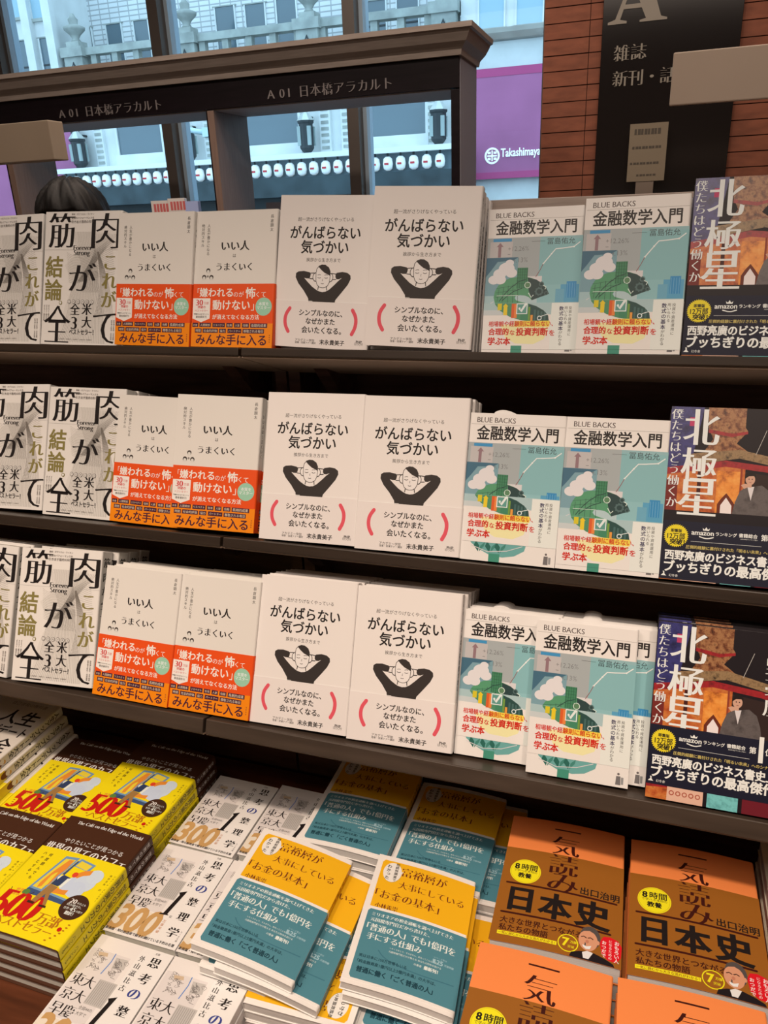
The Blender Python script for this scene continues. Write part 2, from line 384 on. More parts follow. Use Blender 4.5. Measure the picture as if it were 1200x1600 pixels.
# ---- I: pale cover over an orange-red band
def i_front(a):
    a.vt('長倉顕太', .932, .036, .162, iB, REG, sz=.0050)
    a.vt('人生が豊かになる', .168, .092, .326, iB, REG, sz=.0048); a.vt('絶対的スキル', .098, .092, .262, iB, REG, sz=.0048)
    a.t('いい人', .331, .678, .255, iB, MINB); a.t('は', .478, .515, .328, iB, REG); a.t('うまくいく', .279, .719, .409, iB, MINB)
    for u, v in ((.181, .440), (.133, .488), (.223, .489)):
        a.ell(u, v-.004, .026, ink((70, 58, 52)), 2); a.ell(u, v+.002, .017, ink((226, 208, 190)), 3); a.rect(u-.022, v+.008, u+.022, v+.016, ink((226, 208, 190)), 4)
    a.ell(.178, .478, .012, iGR, 3)
def i_band(a):
    cream = ink((248, 226, 205)); dk = ink((74, 30, 48)); yr = ink((248, 132, 14))
    a.rect(0, .822, 1, 1.0, yr, 1)
    a.t('「', .06, .085, .583, cream, REG); a.t('嫌われる', .085, .50, .597, cream, BOLD); a.t('のが', .51, .635, .61, cream, REG); a.t('怖', .655, .775, .600, cream, BOLD); a.t('くて', .785, .90, .612, cream)
    a.t('動けない', .255, .715, .690, cream, BOLD); a.t('」', .73, .765, .705, cream)
    a.t('が消えてなくなる方法', .258, .834, .777, cream, BOLD)
    bd = ink((246, 224, 205)); a.poly([(.009, .640), (.225, .640), (.225, .790), (.118, .818), (.009, .790)], bd, 2)
    rd = ink((214, 60, 60)); a.t('30', .045, .135, .672, rd, MINB, 4); a.t('万部', .145, .205, .676, rd, REG, 4); a.t('突破の', .07, .17, .705, rd, BOLD, 4); a.t('ベストセラー', .035, .2, .732, rd, REG, 4); a.t('『移動する人はうまくいく』', .025, .21, .757, iB, BOLD, 4); a.t('著者最新刊', .05, .185, .778, iB, REG, 4)
    a.ell(.880, .700, .098, ink((160, 196, 160)), 2); wl = ink((236, 240, 214)); a.t('本質を', .82, .94, .680, wl, BOLD, 4); a.t('マスター', .80, .96, .708, wl, BOLD, 4)
    lt = ink((240, 210, 180))
    for v, lst in ((.838, (('お金', .012, .085), ('人間関係', .10, .245), ('リスペクト', .265, .42), ('信用', .437, .515), ('人望', .533, .61), ('信頼', .63, .715), ('長期的成果', .73, .935))), (.880, (('時間', .045, .13), ('社会的評価', .145, .335), ('協力', .35, .435), ('パートナー', .455, .625), ('尊敬される毎日', .64, .90)))):
        for s, u0, u1 in lst:
            a.rect(u0, v-.016, u1, v+.016, dk, 2); a.t(s, u0+.012, u1-.012, v, lt, REG, 4)
    a.t('みんな手に入る', .063, .931, .944, dk, BOLD)
    a.vt('実務教育', .968, .90, .965, dk, REG, sz=.0018)
def i_spine(a):
    a.vt('いい人はうまくいく', .5, .12, .45, iB, MINB, sz=.0062)
cI = ink((234, 213, 194))
kind('I', 'good_person', .119, .176, .0155, (cI, i_front), (cI, i_spine), band=(.534, 1.0, ink((238, 78, 22)), ink((238, 78, 22)), i_band, None))

# ---- B: small-format finance book, dollar sign collage
def b_S(a, upper=True):
    gr = ink((90, 148, 104)); dg = ink((46, 66, 62)); yl = ink((226, 194, 40)); teal = ink((92, 150, 140)); lw = ink((225, 226, 205)); w = ink((226, 206, 196))
    up = [(.099, .610), (.108, .570), (.140, .530), (.190, .500), (.260, .480), (.330, .474), (.396, .473), (.470, .478), (.545, .494), (.610, .522), (.655, .555), (.685, .592), (.600, .612), (.508, .634), (.480, .615), (.440, .602), (.380, .597), (.335, .603), (.325, .618), (.345, .634), (.400, .645), (.470, .655), (.560, .675), (.640, .705), (.690, .740), (.700, .772), (.52, .78), (.40, .77), (.28, .745), (.18, .705), (.12, .66)]
    a.poly(up, gr, 3)
    a.poly([(.452, .478), (.545, .494), (.610, .522), (.655, .555), (.685, .592), (.600, .612), (.508, .634), (.490, .600), (.470, .570), (.462, .53)], dg, 4)
    for (u, v, r) in ((.580, .575, .050), (.655, .588, .024), (.60, .525, .03)):
        a.burst(u, v, r, ink((84, 104, 98)), 5, 9, .78); a.ell(u, v, r*.5, dg, 6)
    for pts in ([(.47, .585), (.50, .615), (.52, .600)], [(.62, .535), (.65, .545), (.64, .56)]): a.stroke(pts, .0009, lw, 6)
    a.ell(.455, .530, .034, lw, 5); a.ell(.455, .530, .027, ink((96, 130, 90)), 6)
    for k in range(5): a.stroke([(.15+.05*k, .52+.012*abs(k-3)), (.14+.055*k, .64+.008*k)], .0004, dg, 4, cap=False)
    for k in range(3): a.stroke([(.12, .55+.03*k), (.33, .53+.03*k)], .0003, dg, 4, cap=False)
    for p in ([(.16, .64), (.22, .585), (.28, .545), (.36, .505), (.44, .488)], [(.19, .635), (.26, .595), (.31, .572), (.40, .550)]): a.stroke(p, .0008, dg, 5)
    a.stroke([(.13, .60), (.24, .60), (.36, .60)], .0005, lw, 5)
def b_front(a):
    pic = ink((150, 178, 172)); pk = ink((196, 180, 170)); lt = ink((222, 205, 195)); blue = ink((66, 140, 178)); dkb = ink((70, 104, 118))
    a.rect(.0, .201, 1, .73, pic, 1)
    a.rect(.0, .201, .56, .47, ink((172, 168, 160)), 2); a.rect(.03, .228, .27, .335, pk, 3); a.rect(.56, .222, 1, .53, ink((140, 178, 172)), 2)
    a.rect(.06, .206, .257, .227, blue, 4)
    a.t('BLUE BACKS', .072, .480, .046, ink((84, 66, 60)), (.012, -.004), hs=1.05)
    a.stroke([(.013, .076), (.99, .076)], .0003, iGR, 2, cap=False); a.t('金融数学入門', .077, .928, .133, iB, BOLD, hs=1.12)
    a.t('冨島佑允', .635, .922, .234, ink((58, 66, 66)), REG); a.stroke([(.47, .232), (.61, .232)], .0003, iB, 3, cap=False)
    a.poly([(.10, .262), (.136, .234), (.172, .262), (.15, .262), (.15, .335), (.118, .335), (.118, .262)], ink((150, 112, 112)), 4)
    gt = ink((120, 112, 108)); a.t('+12,26%', .222, .444, .280, gt, LIGHT, 4, 1.05); a.t('−', .222, .25, .315, gt, REG, 4); a.t('+4,13%', .242, .438, .358, gt, LIGHT, 4, 1.05)
    a.rect(.0, .337, .34, .60, ink((128, 156, 158)), 3); a.poly([(.0, .337), (.34, .337), (.28, .36), (.12, .365), (.06, .42), (.0, .47)], dkb, 4)
    for u, v, r in ((.22, .415, .085), (.15, .45, .07), (.275, .445, .06), (.25, .375, .045), (.09, .49, .06), (.16, .49, .06)): a.ell(u, v, r, ink((232, 214, 204)), 5, .8)
    a.rect(.0, .600, .34, .70, ink((170, 188, 182)), 2); a.rect(.45, .47, .60, .56, lt, 3)
    a.rect(.337, .410, .449, .55, ink((70, 128, 88)), 5)
    for k in range(5): a.stroke([(.345+.024*k, .412), (.345+.024*k, .55)], .0004, ink((44, 84, 62)), 6, cap=False)
    for k in range(6): a.stroke([(.337, .42+.02*k), (.449, .42+.02*k)], .0003, ink((44, 84, 62)), 6, cap=False)
    a.stroke([(.606, .386), (.686, .320), (.727, .288), (.80, .285), (.912, .277), (.972, .246)], .0012, ink((240, 228, 218)), 5)
    for p in ((.606, .386), (.686, .32), (.912, .277)): a.ell(*p, .009, ink((240, 228, 218)), 5, n=12)
    a.stroke([(.606, .386), (.575, .43), (.535, .475)], .0007, ink((150, 84, 84)), 5)
    a.rect(.80, .53, .99, .65, ink((92, 156, 180)), 3); a.rect(.86, .51, .96, .62, ink((60, 136, 176)), 4); a.rect(.75, .56, .84, .65, ink((112, 164, 178)), 4)
    for k in range(4): a.stroke([(.87+.025*k, .52), (.87+.025*k, .62)], .0004, ink((130, 180, 200)), 5, cap=False)
    a.rect(.0, .657, .34, .72, ink((160, 182, 176)), 3); a.stroke([(0, .66), (.06, .655), (.1, .64)], .0008, lt, 4)
    a.rect(.0, .73, 1, 1, iW, 1); a.rect(.72, .655, 1, .75, ink((214, 214, 204)), 3); a.rect(.34, .60, .72, .73, ink((186, 196, 188)), 2); a.rect(.56, .53, .80, .66, ink((148, 184, 178)), 2)
    b_S(a)
    # lower bowl of the dollar sign, plants on teal
    tl = ink((112, 164, 152)); dl = ink((44, 100, 84))
    a.poly([(.08, .84), (.70, .86), (.68, .91), (.58, .95), (.46, .965), (.32, .955), (.20, .92), (.12, .885)], tl, 4)
    for u in (.2, .32, .42): a.poly([(u, .94), (u-.05, .90), (u-.03, .865), (u+.01, .90)], dl, 5); a.poly([(u+.01, .94), (u+.06, .90), (u+.07, .87), (u+.02, .90)], ink((70, 130, 112)), 5)
    a.stroke([(.12, .90), (.30, .935), (.5, .92), (.66, .88)], .0008, lt, 6)
    a.rect(.315, .945, .43, 1.0, ink((70, 140, 112)), 5)
    a.ell(.905, .917, .012, ink((110, 96, 90)), 4, n=12); a.poly([(.885, .93), (.925, .93), (.93, .985), (.88, .985)], ink((120, 108, 102)), 4); a.poly([(.93, .935), (.955, .935), (.955, .98), (.935, .98)], ink((150, 140, 132)), 4)
def b_band_s(sh):
    def b_band(a):
        r = ink((214, 44, 30)); yl = ink((248, 206, 70)); gr = ink((84, 138, 96)); dg = ink((44, 74, 66))
        def V(v): return v+sh
        a.rect(0, V(.652), 1, V(.733), ink((176, 190, 182)), 1); a.rect(0, V(.70), .2, V(.735), ink((206, 200, 190)), 2)
        a.rect(.72, V(.655), 1, V(.972), ink((238, 226, 208)), 1)
        # lower half of the S curve
        a.poly([(.118, V(.653)), (.455, V(.653)), (.560, V(.675)), (.640, V(.705)), (.690, V(.740)), (.700, V(.775)), (.52, V(.78)), (.40, V(.77)), (.28, V(.745)), (.18, V(.705)), (.12, V(.66))], gr, 3)
        a.poly([(.48, V(.659)), (.560, V(.675)), (.640, V(.705)), (.690, V(.740)), (.700, V(.775)), (.5, V(.775))], dg, 4)
        for u0, u1, v0, v1, c in ((.15, .195, .655, .70, (222, 190, 40)), (.215, .255, .672, .735, (240, 196, 40)), (.30, .345, .657, .755, (226, 92, 40)), (.33, .36, .66, .755, (240, 130, 60)), (.505, .53, .735, .775, (238, 150, 60)), (.47, .5, .68, .77, (120, 150, 60)), (.40, .48, .66, .77, (70, 130, 92))):
            a.rect(u0, V(v0), u1, V(v1), ink(c), 5)
        a.poly([(.205, V(.675)), (.235, V(.655)), (.265, V(.675))], ink((240, 196, 40)), 5)
        for k in range(4): a.rect(.54+.035*k, V(.70+.006*k), .56+.035*k, V(.775), ink((70, 100, 92)), 5)
        lw = ink((236, 228, 214)); a.rect(.352, V(.655), .469, V(.729), lw, 6); a.rect(.362, V(.661), .459, V(.723), ink((100, 150, 132)), 7); a.stroke([(.385, V(.69)), (.402, V(.71)), (.45, V(.66))], .0026, lw, 8)
        a.stroke([(.58, V(.762)), (.63, V(.742)), (.69, V(.73))], .0008, lw, 6); a.ell(.60, V(.757), .024, lw, 6); a.ell(.60, V(.757), .016, dg, 7)
        a.rect(0, V(.770), .72, V(.972), iW, 2); a.rect(.34, V(.775), .71, V(.815), yl, 4); a.poly([(.19, V(.80)), (.71, V(.80)), (.66, V(.90)), (.55, V(.935)), (.36, V(.93)), (.25, V(.89))], ink((246, 224, 160)), 3)
        a.t('相場観や経験則に頼らない、', .063, .747, V(.795), r, BOLD, 6, 1.1)
        a.t('合理的', .063, .285, V(.848), r, HVY, 6, 1.05); a.t('な', .295, .35, V(.855), r, BOLD, 6); a.t('投資判断', .36, .70, V(.850), r, HVY, 6, 1.05); a.t('を', .71, .768, V(.858), r, BOLD, 6)
        a.t('学ぶ本', .063, .311, V(.914), r, HVY, 6, 1.05)
        a.vt('投資や資産運用に', .915, V(.677), V(.880), iB, REG, 4, .0040); a.vt('用いられる', .872, V(.677), V(.800), iB, REG, 4, .0040); a.vt('数式の基本', .825, V(.677), V(.845), ink((52, 44, 78)), BOLD, 4, .0054); a.vt('がわかる', .827, V(.845), V(.944), iB, REG, 4, .0044)
        if sh == 0: a.rect(.315, V(.945), .43, V(.972), ink((70, 140, 112)), 4)
    return b_band
for key, sh in (('B', 0), ('Bup', -.098)):
    k = kind(key, 'finance_book', .111, .1725, .0125, (iW, b_front), (iW, None), band=(.652+sh, .972+sh, iW, iW, b_band_s(sh), None), pages=PAPER_W)
    if key == 'Bup':
        mb = MB(); n = 14; pts = [(-.018+.011*math.cos(PI*q/n), .1722+.005*math.sin(PI*q/n)) for q in range(n+1)]
        mb.prism(pts, -.0035, -.0031, iW, 'z'); k.parts.append(('order_slip', mb.mesh('order_slip'), 'white rounded paper tab sticking out of the pages'))

# ---- K: muscle drawing with big serif title
def k_front(a):
    rnd = random.Random(3); ln = ink((134, 118, 104)); ln2 = ink((84, 70, 62)); gold = ink((140, 120, 64))
    a.poly([(.42, .15), (.86, .16), (.78, .3), (.72, .45), (.80, .60), (.86, .98), (.22, .97), (.30, .72), (.40, .55), (.28, .40), (.46, .30)], ink((228, 208, 190)), 1)
    def cv(p, q, c, d): return [(p[0]*(1-t)**3+3*q[0]*t*(1-t)**2+3*c[0]*t*t*(1-t)+d[0]*t**3, p[1]*(1-t)**3+3*q[1]*t*(1-t)**2+3*c[1]*t*t*(1-t)+d[1]*t**3) for t in [i/12 for i in range(13)]]
    for k in range(24):
        t = k/23; a.stroke(cv((.40+.25*t, .15), (.36+.30*t, .30), (.62+.12*t, .42), (.52+.22*t, .60)), .00022, ln, 2, cap=False)
    for k in range(28):
        t = k/27; a.stroke(cv((.46+.26*t, .44), (.32+.40*t, .62), (.42+.40*t, .72), (.22+.62*t, .98)), .00024, ln if k % 3 else ln2, 2, cap=False)
    for k in range(18):
        t = k/17; a.stroke(cv((.30+.04*t, .30+.22*t), (.42, .36+.2*t), (.58, .34+.15*t), (.88+.06*t, .20+.26*t)), .00022, ln, 2, cap=False)
    for k in range(16):
        t = k/15; a.stroke(cv((.70+.02*t, .30), (.74+.08*t, .45), (.80+.1*t, .55), (.70+.24*t, .78)), .00024, ln, 2, cap=False)
    for k in range(15):
        t = k/14; a.stroke(cv((.64+.30*t, .17), (.68+.18*t, .26), (.72, .30), (.46+.1*t, .52)), .00022, ln2 if k % 4 == 0 else ln, 2, cap=False)
    a.t('筋', .043, .398, .138, iB, MIN, v=(.012, .267)); a.t('肉', .616, .986, .146, iB, MIN, v=(.018, .275))
    a.t('Forever', .387, .635, .268, iB, DIDOT); a.t('Strong', .393, .606, .312, iB, DIDOT)
    a.t('が', .345, .705, .487, iB, MIN, v=(.385, .59))
    a.vt('結論', .142, .325, .672, gold, BOLD, sz=.0315); a.ell(.246, .682, .022, gold, 3); a.ell(.246, .682, .014, ink((236, 218, 200)), 4)
    a.vt('これが', .872, .305, .720, gold, MINB, sz=.026)
    for s, u in (('こ', .36), ('の', .42), ('本', .48), ('が', .54), ('答', .60), ('え', .66)): a.ell(u, .672, .024, ln2, 3); a.ell(u, .672, .020, ink((226, 207, 190)), 4); a.t(s, u-.012, u+.012, .672, ln2, REG, 5)
    a.t('全', .026, .394, .845, iB, MIN, v=(.705, .982)); a.t('て', .685, .995, .862, iB, MIN, v=(.752, .975))
    a.t('全', .375, .510, .728, iB, MINB, hs=1.05); a.t('米', .530, .668, .724, iB, MINB, hs=1.05); a.t('3', .398, .478, .832, iB, DIDOT, hs=1.05); a.t('大', .535, .670, .822, iB, MINB, hs=1.05); a.t('ベストセラー！', .377, .700, .898, iB, BOLD, hs=1.3)
    for i, s in enumerate(('著者・ガブリエル・ライオン', '最高のパフォーマンスを', '引き出す筋肉の科学')): a.t(s, .345, .640, .021+.028*i, ln2, REG)
    for u in (.03, .06, .09): a.vt('ダイエット・病気の予防', u, .70, .82, ln2, REG, sz=.0026)
    for u in (.93, .96): a.vt('医学博士監修・全米絶賛', u, .80, .95, ln2, REG, sz=.0026)
    for i in range(5): a.t('全米絶賛の声', .25+.09*i, .32+.09*i, .955, ln2, REG)
    a.stroke([(0, .285), (1, .285)], .0003, iLG, 2, cap=False)
def k_spine(a): a.vt('筋肉が全て', .5, .03, .55, iB, MINB, sz=.015)
cK = ink((238, 217, 199))
kind('K', 'muscle_book', .131, .187, .0245, (cK, k_front), (cK, k_spine), pages=PAPER)

# ---- N: dark photo cover with navy band
def n_front(a):
    wht = ink((240, 228, 216)); br = photo_print('print_stone', ((24, 12, 10), (120, 64, 38), (176, 118, 74), (50, 22, 16)), 160)
    nv = ink((28, 20, 24)); red = photo_print('print_red', ((92, 20, 26), (170, 36, 40), (120, 30, 30)), 90)
    org = photo_print('print_orange', ((60, 20, 14), (190, 84, 36), (214, 122, 56), (96, 30, 18)), 60); door = photo_print('print_door', ((150, 60, 26), (238, 138, 52), (250, 166, 80)), 70)
    tan = photo_print('print_thatch', ((50, 34, 24), (160, 122, 82), (90, 62, 42)), 130)
    a.rect(0, 0, 1, 1, nv, 1)
    a.poly([(0, 0), (.26, 0), (.22, .16), (.18, .34), (0, .36)], photo_print('print_night', ((14, 12, 36), (60, 56, 110), (24, 20, 48)), 50), 2); a.rect(.15, .06, .20, .11, ink((196, 60, 96)), 3)
    a.poly([(.29, 0), (.58, 0), (.58, .11), (.60, .13), (.52, .20), (.62, .25), (.28, .25), (.34, .18), (.30, .12)], br, 2)
    a.poly([(.30, .125), (.48, .145), (.60, .13), (.60, .145), (.48, .165), (.30, .145)], red, 3)
    a.poly([(.18, .27), (.55, .235), (1, .30), (1, .345), (.55, .285), (.16, .335)], tan, 3)
    a.poly([(-.0, .355), (.45, .30), (.82, .325), (1, .365), (1, .40), (.82, .36), (.45, .335), (0, .395)], red, 4)
    a.poly([(0, .395), (.45, .335), (.60, .345), (.60, .60), (0, .60)], org, 3); a.rect(.0, .42, .09, .6, ink((120, 40, 34)), 4); a.rect(.24, .37, .27, .6, ink((70, 26, 22)), 4)
    a.rect(.39, .36, .565, .60, door, 5); a.poly([(.405, .60), (.405, .55), (.43, .52), (.47, .485), (.51, .52), (.54, .55), (.54, .60)], ink((110, 44, 26)), 6); a.poly([(.43, .60), (.43, .555), (.47, .51), (.515, .555), (.515, .60)], ink((246, 220, 206)), 7)
    a.rect(.565, .34, .58, .6, ink((150, 60, 40)), 5); a.poly([(.60, .36), (1, .39), (1, .6), (.60, .6)], ink((52, 34, 30)), 3)
    # seated man in a dark suit
    sk = ink((214, 158, 128)); su = photo_print('print_suit', ((58, 48, 46), (104, 90, 84), (78, 66, 62)), 70)
    a.poly([(.52, .60), (.54, .53), (.57, .47), (.61, .445), (.66, .44), (.73, .43), (.79, .46), (.82, .52), (.84, .60)], su, 6); a.poly([(.625, .445), (.675, .44), (.655, .52)], ink((226, 206, 196)), 7)
    a.ell(.642, .400, .036, sk, 8, 1.25); a.poly([(.60, .40), (.602, .372), (.625, .357), (.66, .357), (.682, .372), (.684, .398), (.668, .380), (.63, .382)], ink((34, 24, 22)), 9); a.rect(.628, .42, .655, .445, sk, 7)
    a.poly([(.60, .455), (.575, .435), (.60, .425), (.65, .428), (.655, .44), (.625, .445)], sk, 9); a.ell(.632, .398, .005, ink((50, 32, 28)), 10, n=8); a.ell(.656, .398, .005, ink((50, 32, 28)), 10, n=8); a.stroke([(.635, .417), (.652, .417)], .0005, ink((150, 70, 60)), 10)
    for u in (.74, .93): a.stroke([(u, .12), (u-.07, .26)], .0005, iLG, 4, cap=False)
    a.vt('僕たちはどう働くか', .052, .012, .585, wht, MIN, 12, sz=.0125)
    a.t('北', .104, .386, .115, wht, (.028, -.008), 12, 1.22); a.t('極', .104, .386, .333, wht, (.022, -.006), 12, 1.08); a.t('星', .09, .400, .520, wht, (.026, -.006), 12, 1.08)
    a.vt('西野亮廣', .905, .012, .460, wht, MIN, 12, sz=.0205)
    # strip that shows below the band
    a.rect(0, .90, .165, 1, red, 3); a.poly([(0, .94), (.165, .93), (.165, 1), (0, 1)], org, 4); a.rect(.165, .90, .44, 1, ink((232, 176, 146)), 4)
    for k in range(5): a.ell(.20+.05*k, .955, .02, ink((176, 84, 62)), 5); a.ell(.20+.05*k, .955, .012, ink((232, 176, 146)), 6)
    a.rect(.47, .90, .70, 1, photo_print('print_teal', ((60, 120, 116), (126, 196, 186), (90, 150, 140)), 60), 4); a.rect(.73, .90, 1, 1, ink((112, 26, 36)), 4)
def n_band_s(sh):
    def n_band(a):
        w = ink((244, 230, 218)); yl = ink((240, 206, 40)); gd = ink((206, 176, 96)); bk = ink((30, 24, 22))
        V = lambda v: v+sh
        a.burst(.109, V(.672), .098, yl, 2); a.t('即重版', .065, .153, V(.643), bk, HVY, 4); a.t('12万部', .040, .180, V(.674), bk, BOLD, 4, 1.15); a.t('突破！', .062, .180, V(.707), bk, HVY, 4)
        a.t('amazon', .226, .399, V(.650), w, BOLD); a.stroke([(.29, V(.668)), (.345, V(.679)), (.395, V(.668))], .0011, w, 3, 2); a.t('ランキング', .412, .573, V(.646), w, BOLD); a.t('書籍総合', .588, .727, V(.644), w, BOLD)
        a.poly([(.315, V(.632)), (.310, V(.618)), (.325, V(.626)), (.338, V(.612)), (.350, V(.626)), (.366, V(.618)), (.360, V(.632))], w, 3)
        a.t('第', .752, .805, V(.648), w, BOLD); a.t('1', .822, .856, V(.640), w, BOLD, hs=1.2); a.t('位', .868, .925, V(.648), w, BOLD)
        a.stroke([(.225, V(.698)), (.76, V(.698))], .0003, w, 3, cap=False); a.t('2025年総合ランキング調べ', .60, .73, V(.664), w, REG)
        a.t('圧倒的経験に裏付けされた「明るい未来」へのシナリオ', .190, .960, V(.731), gd, BOLD)
        a.t('西野亮廣のビジネス書史上', .030, .965, V(.782), w, HVY, hs=1.12); a.t('ブッちぎりの最高傑作', .030, .965, V(.848), w, HVY, hs=1.05)
        a.poly([(.012, V(.906)), (.055, V(.906)), (.040, V(.895)), (.038, V(.880)), (.026, V(.880)), (.030, V(.892))], w, 3); a.t('幻冬舎', .075, .145, V(.901), w, REG)
    return n_band
nav = ink((24, 24, 40), .5)
kind('N', 'dark_story', .130, .1886, .0195, (ink((28, 20, 24)), n_front), (ink((44, 26, 26)), None), band=(.586, .922, nav, nav, n_band_s(0), None), pages=PAPER_W)
kind('Nlow', 'dark_story_low', .130, .1886, .0195, (ink((28, 20, 24)), n_front), (ink((44, 26, 26)), None), band=(.660, .996, nav, nav, n_band_s(.074), None), pages=PAPER_W)

# ---- J: orange and bronze cover
def j_front(a):
    brz = ink((158, 92, 30)); dk = ink((66, 22, 16)); yl = ink((248, 222, 30)); rd = ink((226, 26, 36))
    a.rect(0, .285, 1, 1, brz, 1)
    a.t('一', .39, .62, .070, dk, MIN, 3, 1.5); a.t('気', .379, .622, .205, dk, MIN, 3, .95); a.t('読', .379, .625, .365, dk, MIN, 3, .95); a.t('み', .385, .640, .510, dk, MIN, 3, .9)
    a.ell(.193, .469, .130, yl, 4); a.ell(.193, .469, .122, ink((206, 176, 30)), 5); a.ell(.193, .469, .119, yl, 6)
    a.t('8', .098, .140, .435, iB, HVY, 8); a.t('時間', .155, .290, .435, iB, BOLD, 8); a.t('で学べる本物の', .095, .292, .468, iB, REG, 8); a.t('教養', .135, .252, .503, iB, HVY, 8)
    a.stroke([(.058, .573), (.947, .573)], .0026, dk, 2); a.stroke([(.057, .795), (.910, .795)], .0026, dk, 2)
    a.t('出口治明', .657, .971, .532, iB, BOLD, 3)
    a.t('日', .095, .290, .688, iB, HVY, 4, 1.0); a.t('本', .335, .612, .692, iB, HVY, 4); a.t('史', .625, .910, .690, iB, HVY, 4)
    a.t('大きな世界とつながる', .057, .70, .848, dk, BOLD, 4); a.t('私たちの物語', .059, .444, .899, dk, BOLD, 4)
    a.rect(.055, .928, .516, .952, yl, 4); a.t('一気に読むから大きな流れがわかる！', .065, .505, .940, brz, BOLD, 6)
    a.ell(.600, .920, .078, yl, 4); a.ell(.600, .920, .070, brz, 5); a.t('7', .555, .610, .915, yl, HVY, 6); a.t('万部', .615, .665, .908, yl, BOLD, 6); a.t('突破', .60, .65, .94, yl, REG, 6)
    # portrait of a laughing man in a suit
    sk = ink((222, 150, 112)); hr = ink((88, 76, 70))
    a.poly([(.615, 1.0), (.63, .970), (.69, .952), (.74, .945), (.80, .945), (.88, .962), (.94, .982), (.95, 1.0)], ink((34, 26, 28)), 7); a.poly([(.71, .955), (.745, .94), (.79, .945), (.76, .99), (.72, .99)], ink((238, 222, 210)), 8)
    a.ell(.762, .850, .078, hr, 8, 1.30); a.ell(.748, .872, .072, sk, 9, 1.28); a.ell(.822, .872, .013, sk, 9, 1.5, n=14); a.poly([(.683, .835), (.705, .795), (.755, .778), (.81, .79), (.832, .83), (.826, .85), (.805, .822), (.755, .806), (.712, .815)], hr, 10)
    for u in (.715, .765): a.stroke([(u-.018, .856), (u, .850), (u+.018, .857)], .0012, ink((70, 40, 32)), 11)
    a.poly([(.708, .905), (.74, .912), (.775, .902), (.765, .925), (.735, .930), (.715, .920)], ink((240, 226, 214)), 11); a.ell(.742, .88, .013, ink((202, 124, 92)), 11, 1.2, n=14)
    a.poly([(.835, .86), (.86, .82), (.91, .812), (.97, .825), (1.0, .86), (.995, .93), (.96, .97), (.90, .965), (.85, .93)], rd, 7)
    wl = ink((250, 226, 216)); a.vt('おもろい人', .962, .83, .97, wl, BOLD, 9, .0055); a.vt('になるための', .915, .83, .96, wl, REG, 9, .0040); a.vt('おつだで', .868, .845, .955, wl, BOLD, 9, .0050)
cJ = ink((250, 136, 70))
kind('J', 'history_book', .141, .193, .0239, (cJ, j_front), (cJ, None), pages=PAPER_W)
kind('Jtop', 'history_book_top', .141, .193, .0239, (cJ, j_front), (cJ, None), pages=PAPER_W, arch=.003)

# ---- O: amber and teal cover in a cream frame
def o_front(a):
    am = ink((250, 176, 26)); dk = ink((116, 44, 26)); w = ink((246, 226, 208))
    def rr(u0, v0, u1, v1, m, L, r=.04):
        q = []
        for cu, cv, s in ((u0+r, v0+r*.7, PI), (u1, v0, None), (u1, v1, None), (u0+r, v1-r*.7, PI/2)):
            if s is None: q.append((cu, cv)); continue
            for k in range(6):
                an = s+PI/2*k/5 if s == PI else s+PI/2*k/5
                q.append((cu+r*math.cos(an), cv-r*.7*math.sin(an)*(1 if s == PI/2 else 1)*(-1)))
        a.poly(q, m, L)
    a.poly([(.055, .06), (.075, .038), (1.0, .038), (1.0, .46), (.058, .46)], am, 1)
    a.ell(.178, .135, .092, ink((196, 150, 60)), 2, 1.28); a.ell(.176, .132, .092, w, 3, 1.28); a.poly([(.24, .13), (.285, .105), (.25, .16)], w, 3)
    a.vt('相続税調査で', .212, .045, .205, iB, BOLD, 5, .0047); a.vt('わかった', .135, .07, .20, iB, BOLD, 5, .0060)
    a.t('富裕層が', .268, .728, .108, dk, MIN, 4); a.t('大事にしている', .265, .919, .220, dk, MIN, 4); a.t('「お金の基本」', .07, .70, .325, dk, MIN, 4)
    a.t('小林義崇', .098, .322, .418, dk, MINB, 4)
def o_band(a):
    te = ink((84, 132, 138)); w = ink((238, 230, 218)); nv = ink((30, 62, 70))
    a.poly([(.055, .475), (.075, .457), (1.0, .457), (1.0, .958), (.078, .958), (.058, .94)], te, 1)
    a.t('ミリオネアの預金通帳を調べ上げてきた', .10, .88, .492, w, MINB, 3); a.t('元国税専門官だから書けた、', .10, .665, .533, w, MINB, 3)
    a.t('「普通の人」でも1億円を', .085, .92, .590, w, MINB, 3, 1.1); a.t('手にする仕組み', .11, .625, .655, w, MINB, 3, 1.05)
    a.t('へそくりをして、すみません、来月ってこんな金額？', .34, .78, .704, w, REG, 3); a.t('元国税専門官だけが教える あなたの財布を助ける', .34, .82, .728, w, REG, 3); a.t('の著者', .58, .65, .760, w, REG, 3); a.t('最新刊！', .67, .80, .760, w, HVY, 3)
    lt = ink((168, 190, 190)); a.t('シリーズ累計', .74, .86, .668, lt, REG, 3); a.t('25', .77, .83, .695, lt, HVY, 3); a.t('万部突破', .84, .93, .700, lt, BOLD, 3); a.rect(.735, .68, .76, .71, lt, 3)
    a.stroke([(.25, .74), (.30, .775), (.40, .80), (.6, .82), (.95, .81)], .0012, ink((66, 112, 122)), 2, 2)
    a.t('実は日本に150万世帯もいる', .092, .527, .800, nv, BOLD, 3); a.t('「純金融資産1億円以上5億円未満」の大半は、', .092, .80, .840, nv, BOLD, 3); a.t('普通に働く「ごく普通の人」', .103, .789, .893, nv, HVY, 3, 1.05)
def o_spine(a):
    a.rect(0, .038, 1, .46, ink((250, 176, 26)), 1)
    a.vt('「お金の基本」', .5, .06, .40, ink((116, 44, 26)), MINB, 3, .007); a.vt('わかった', .5, .02, .06, iB, REG, 3, .002)
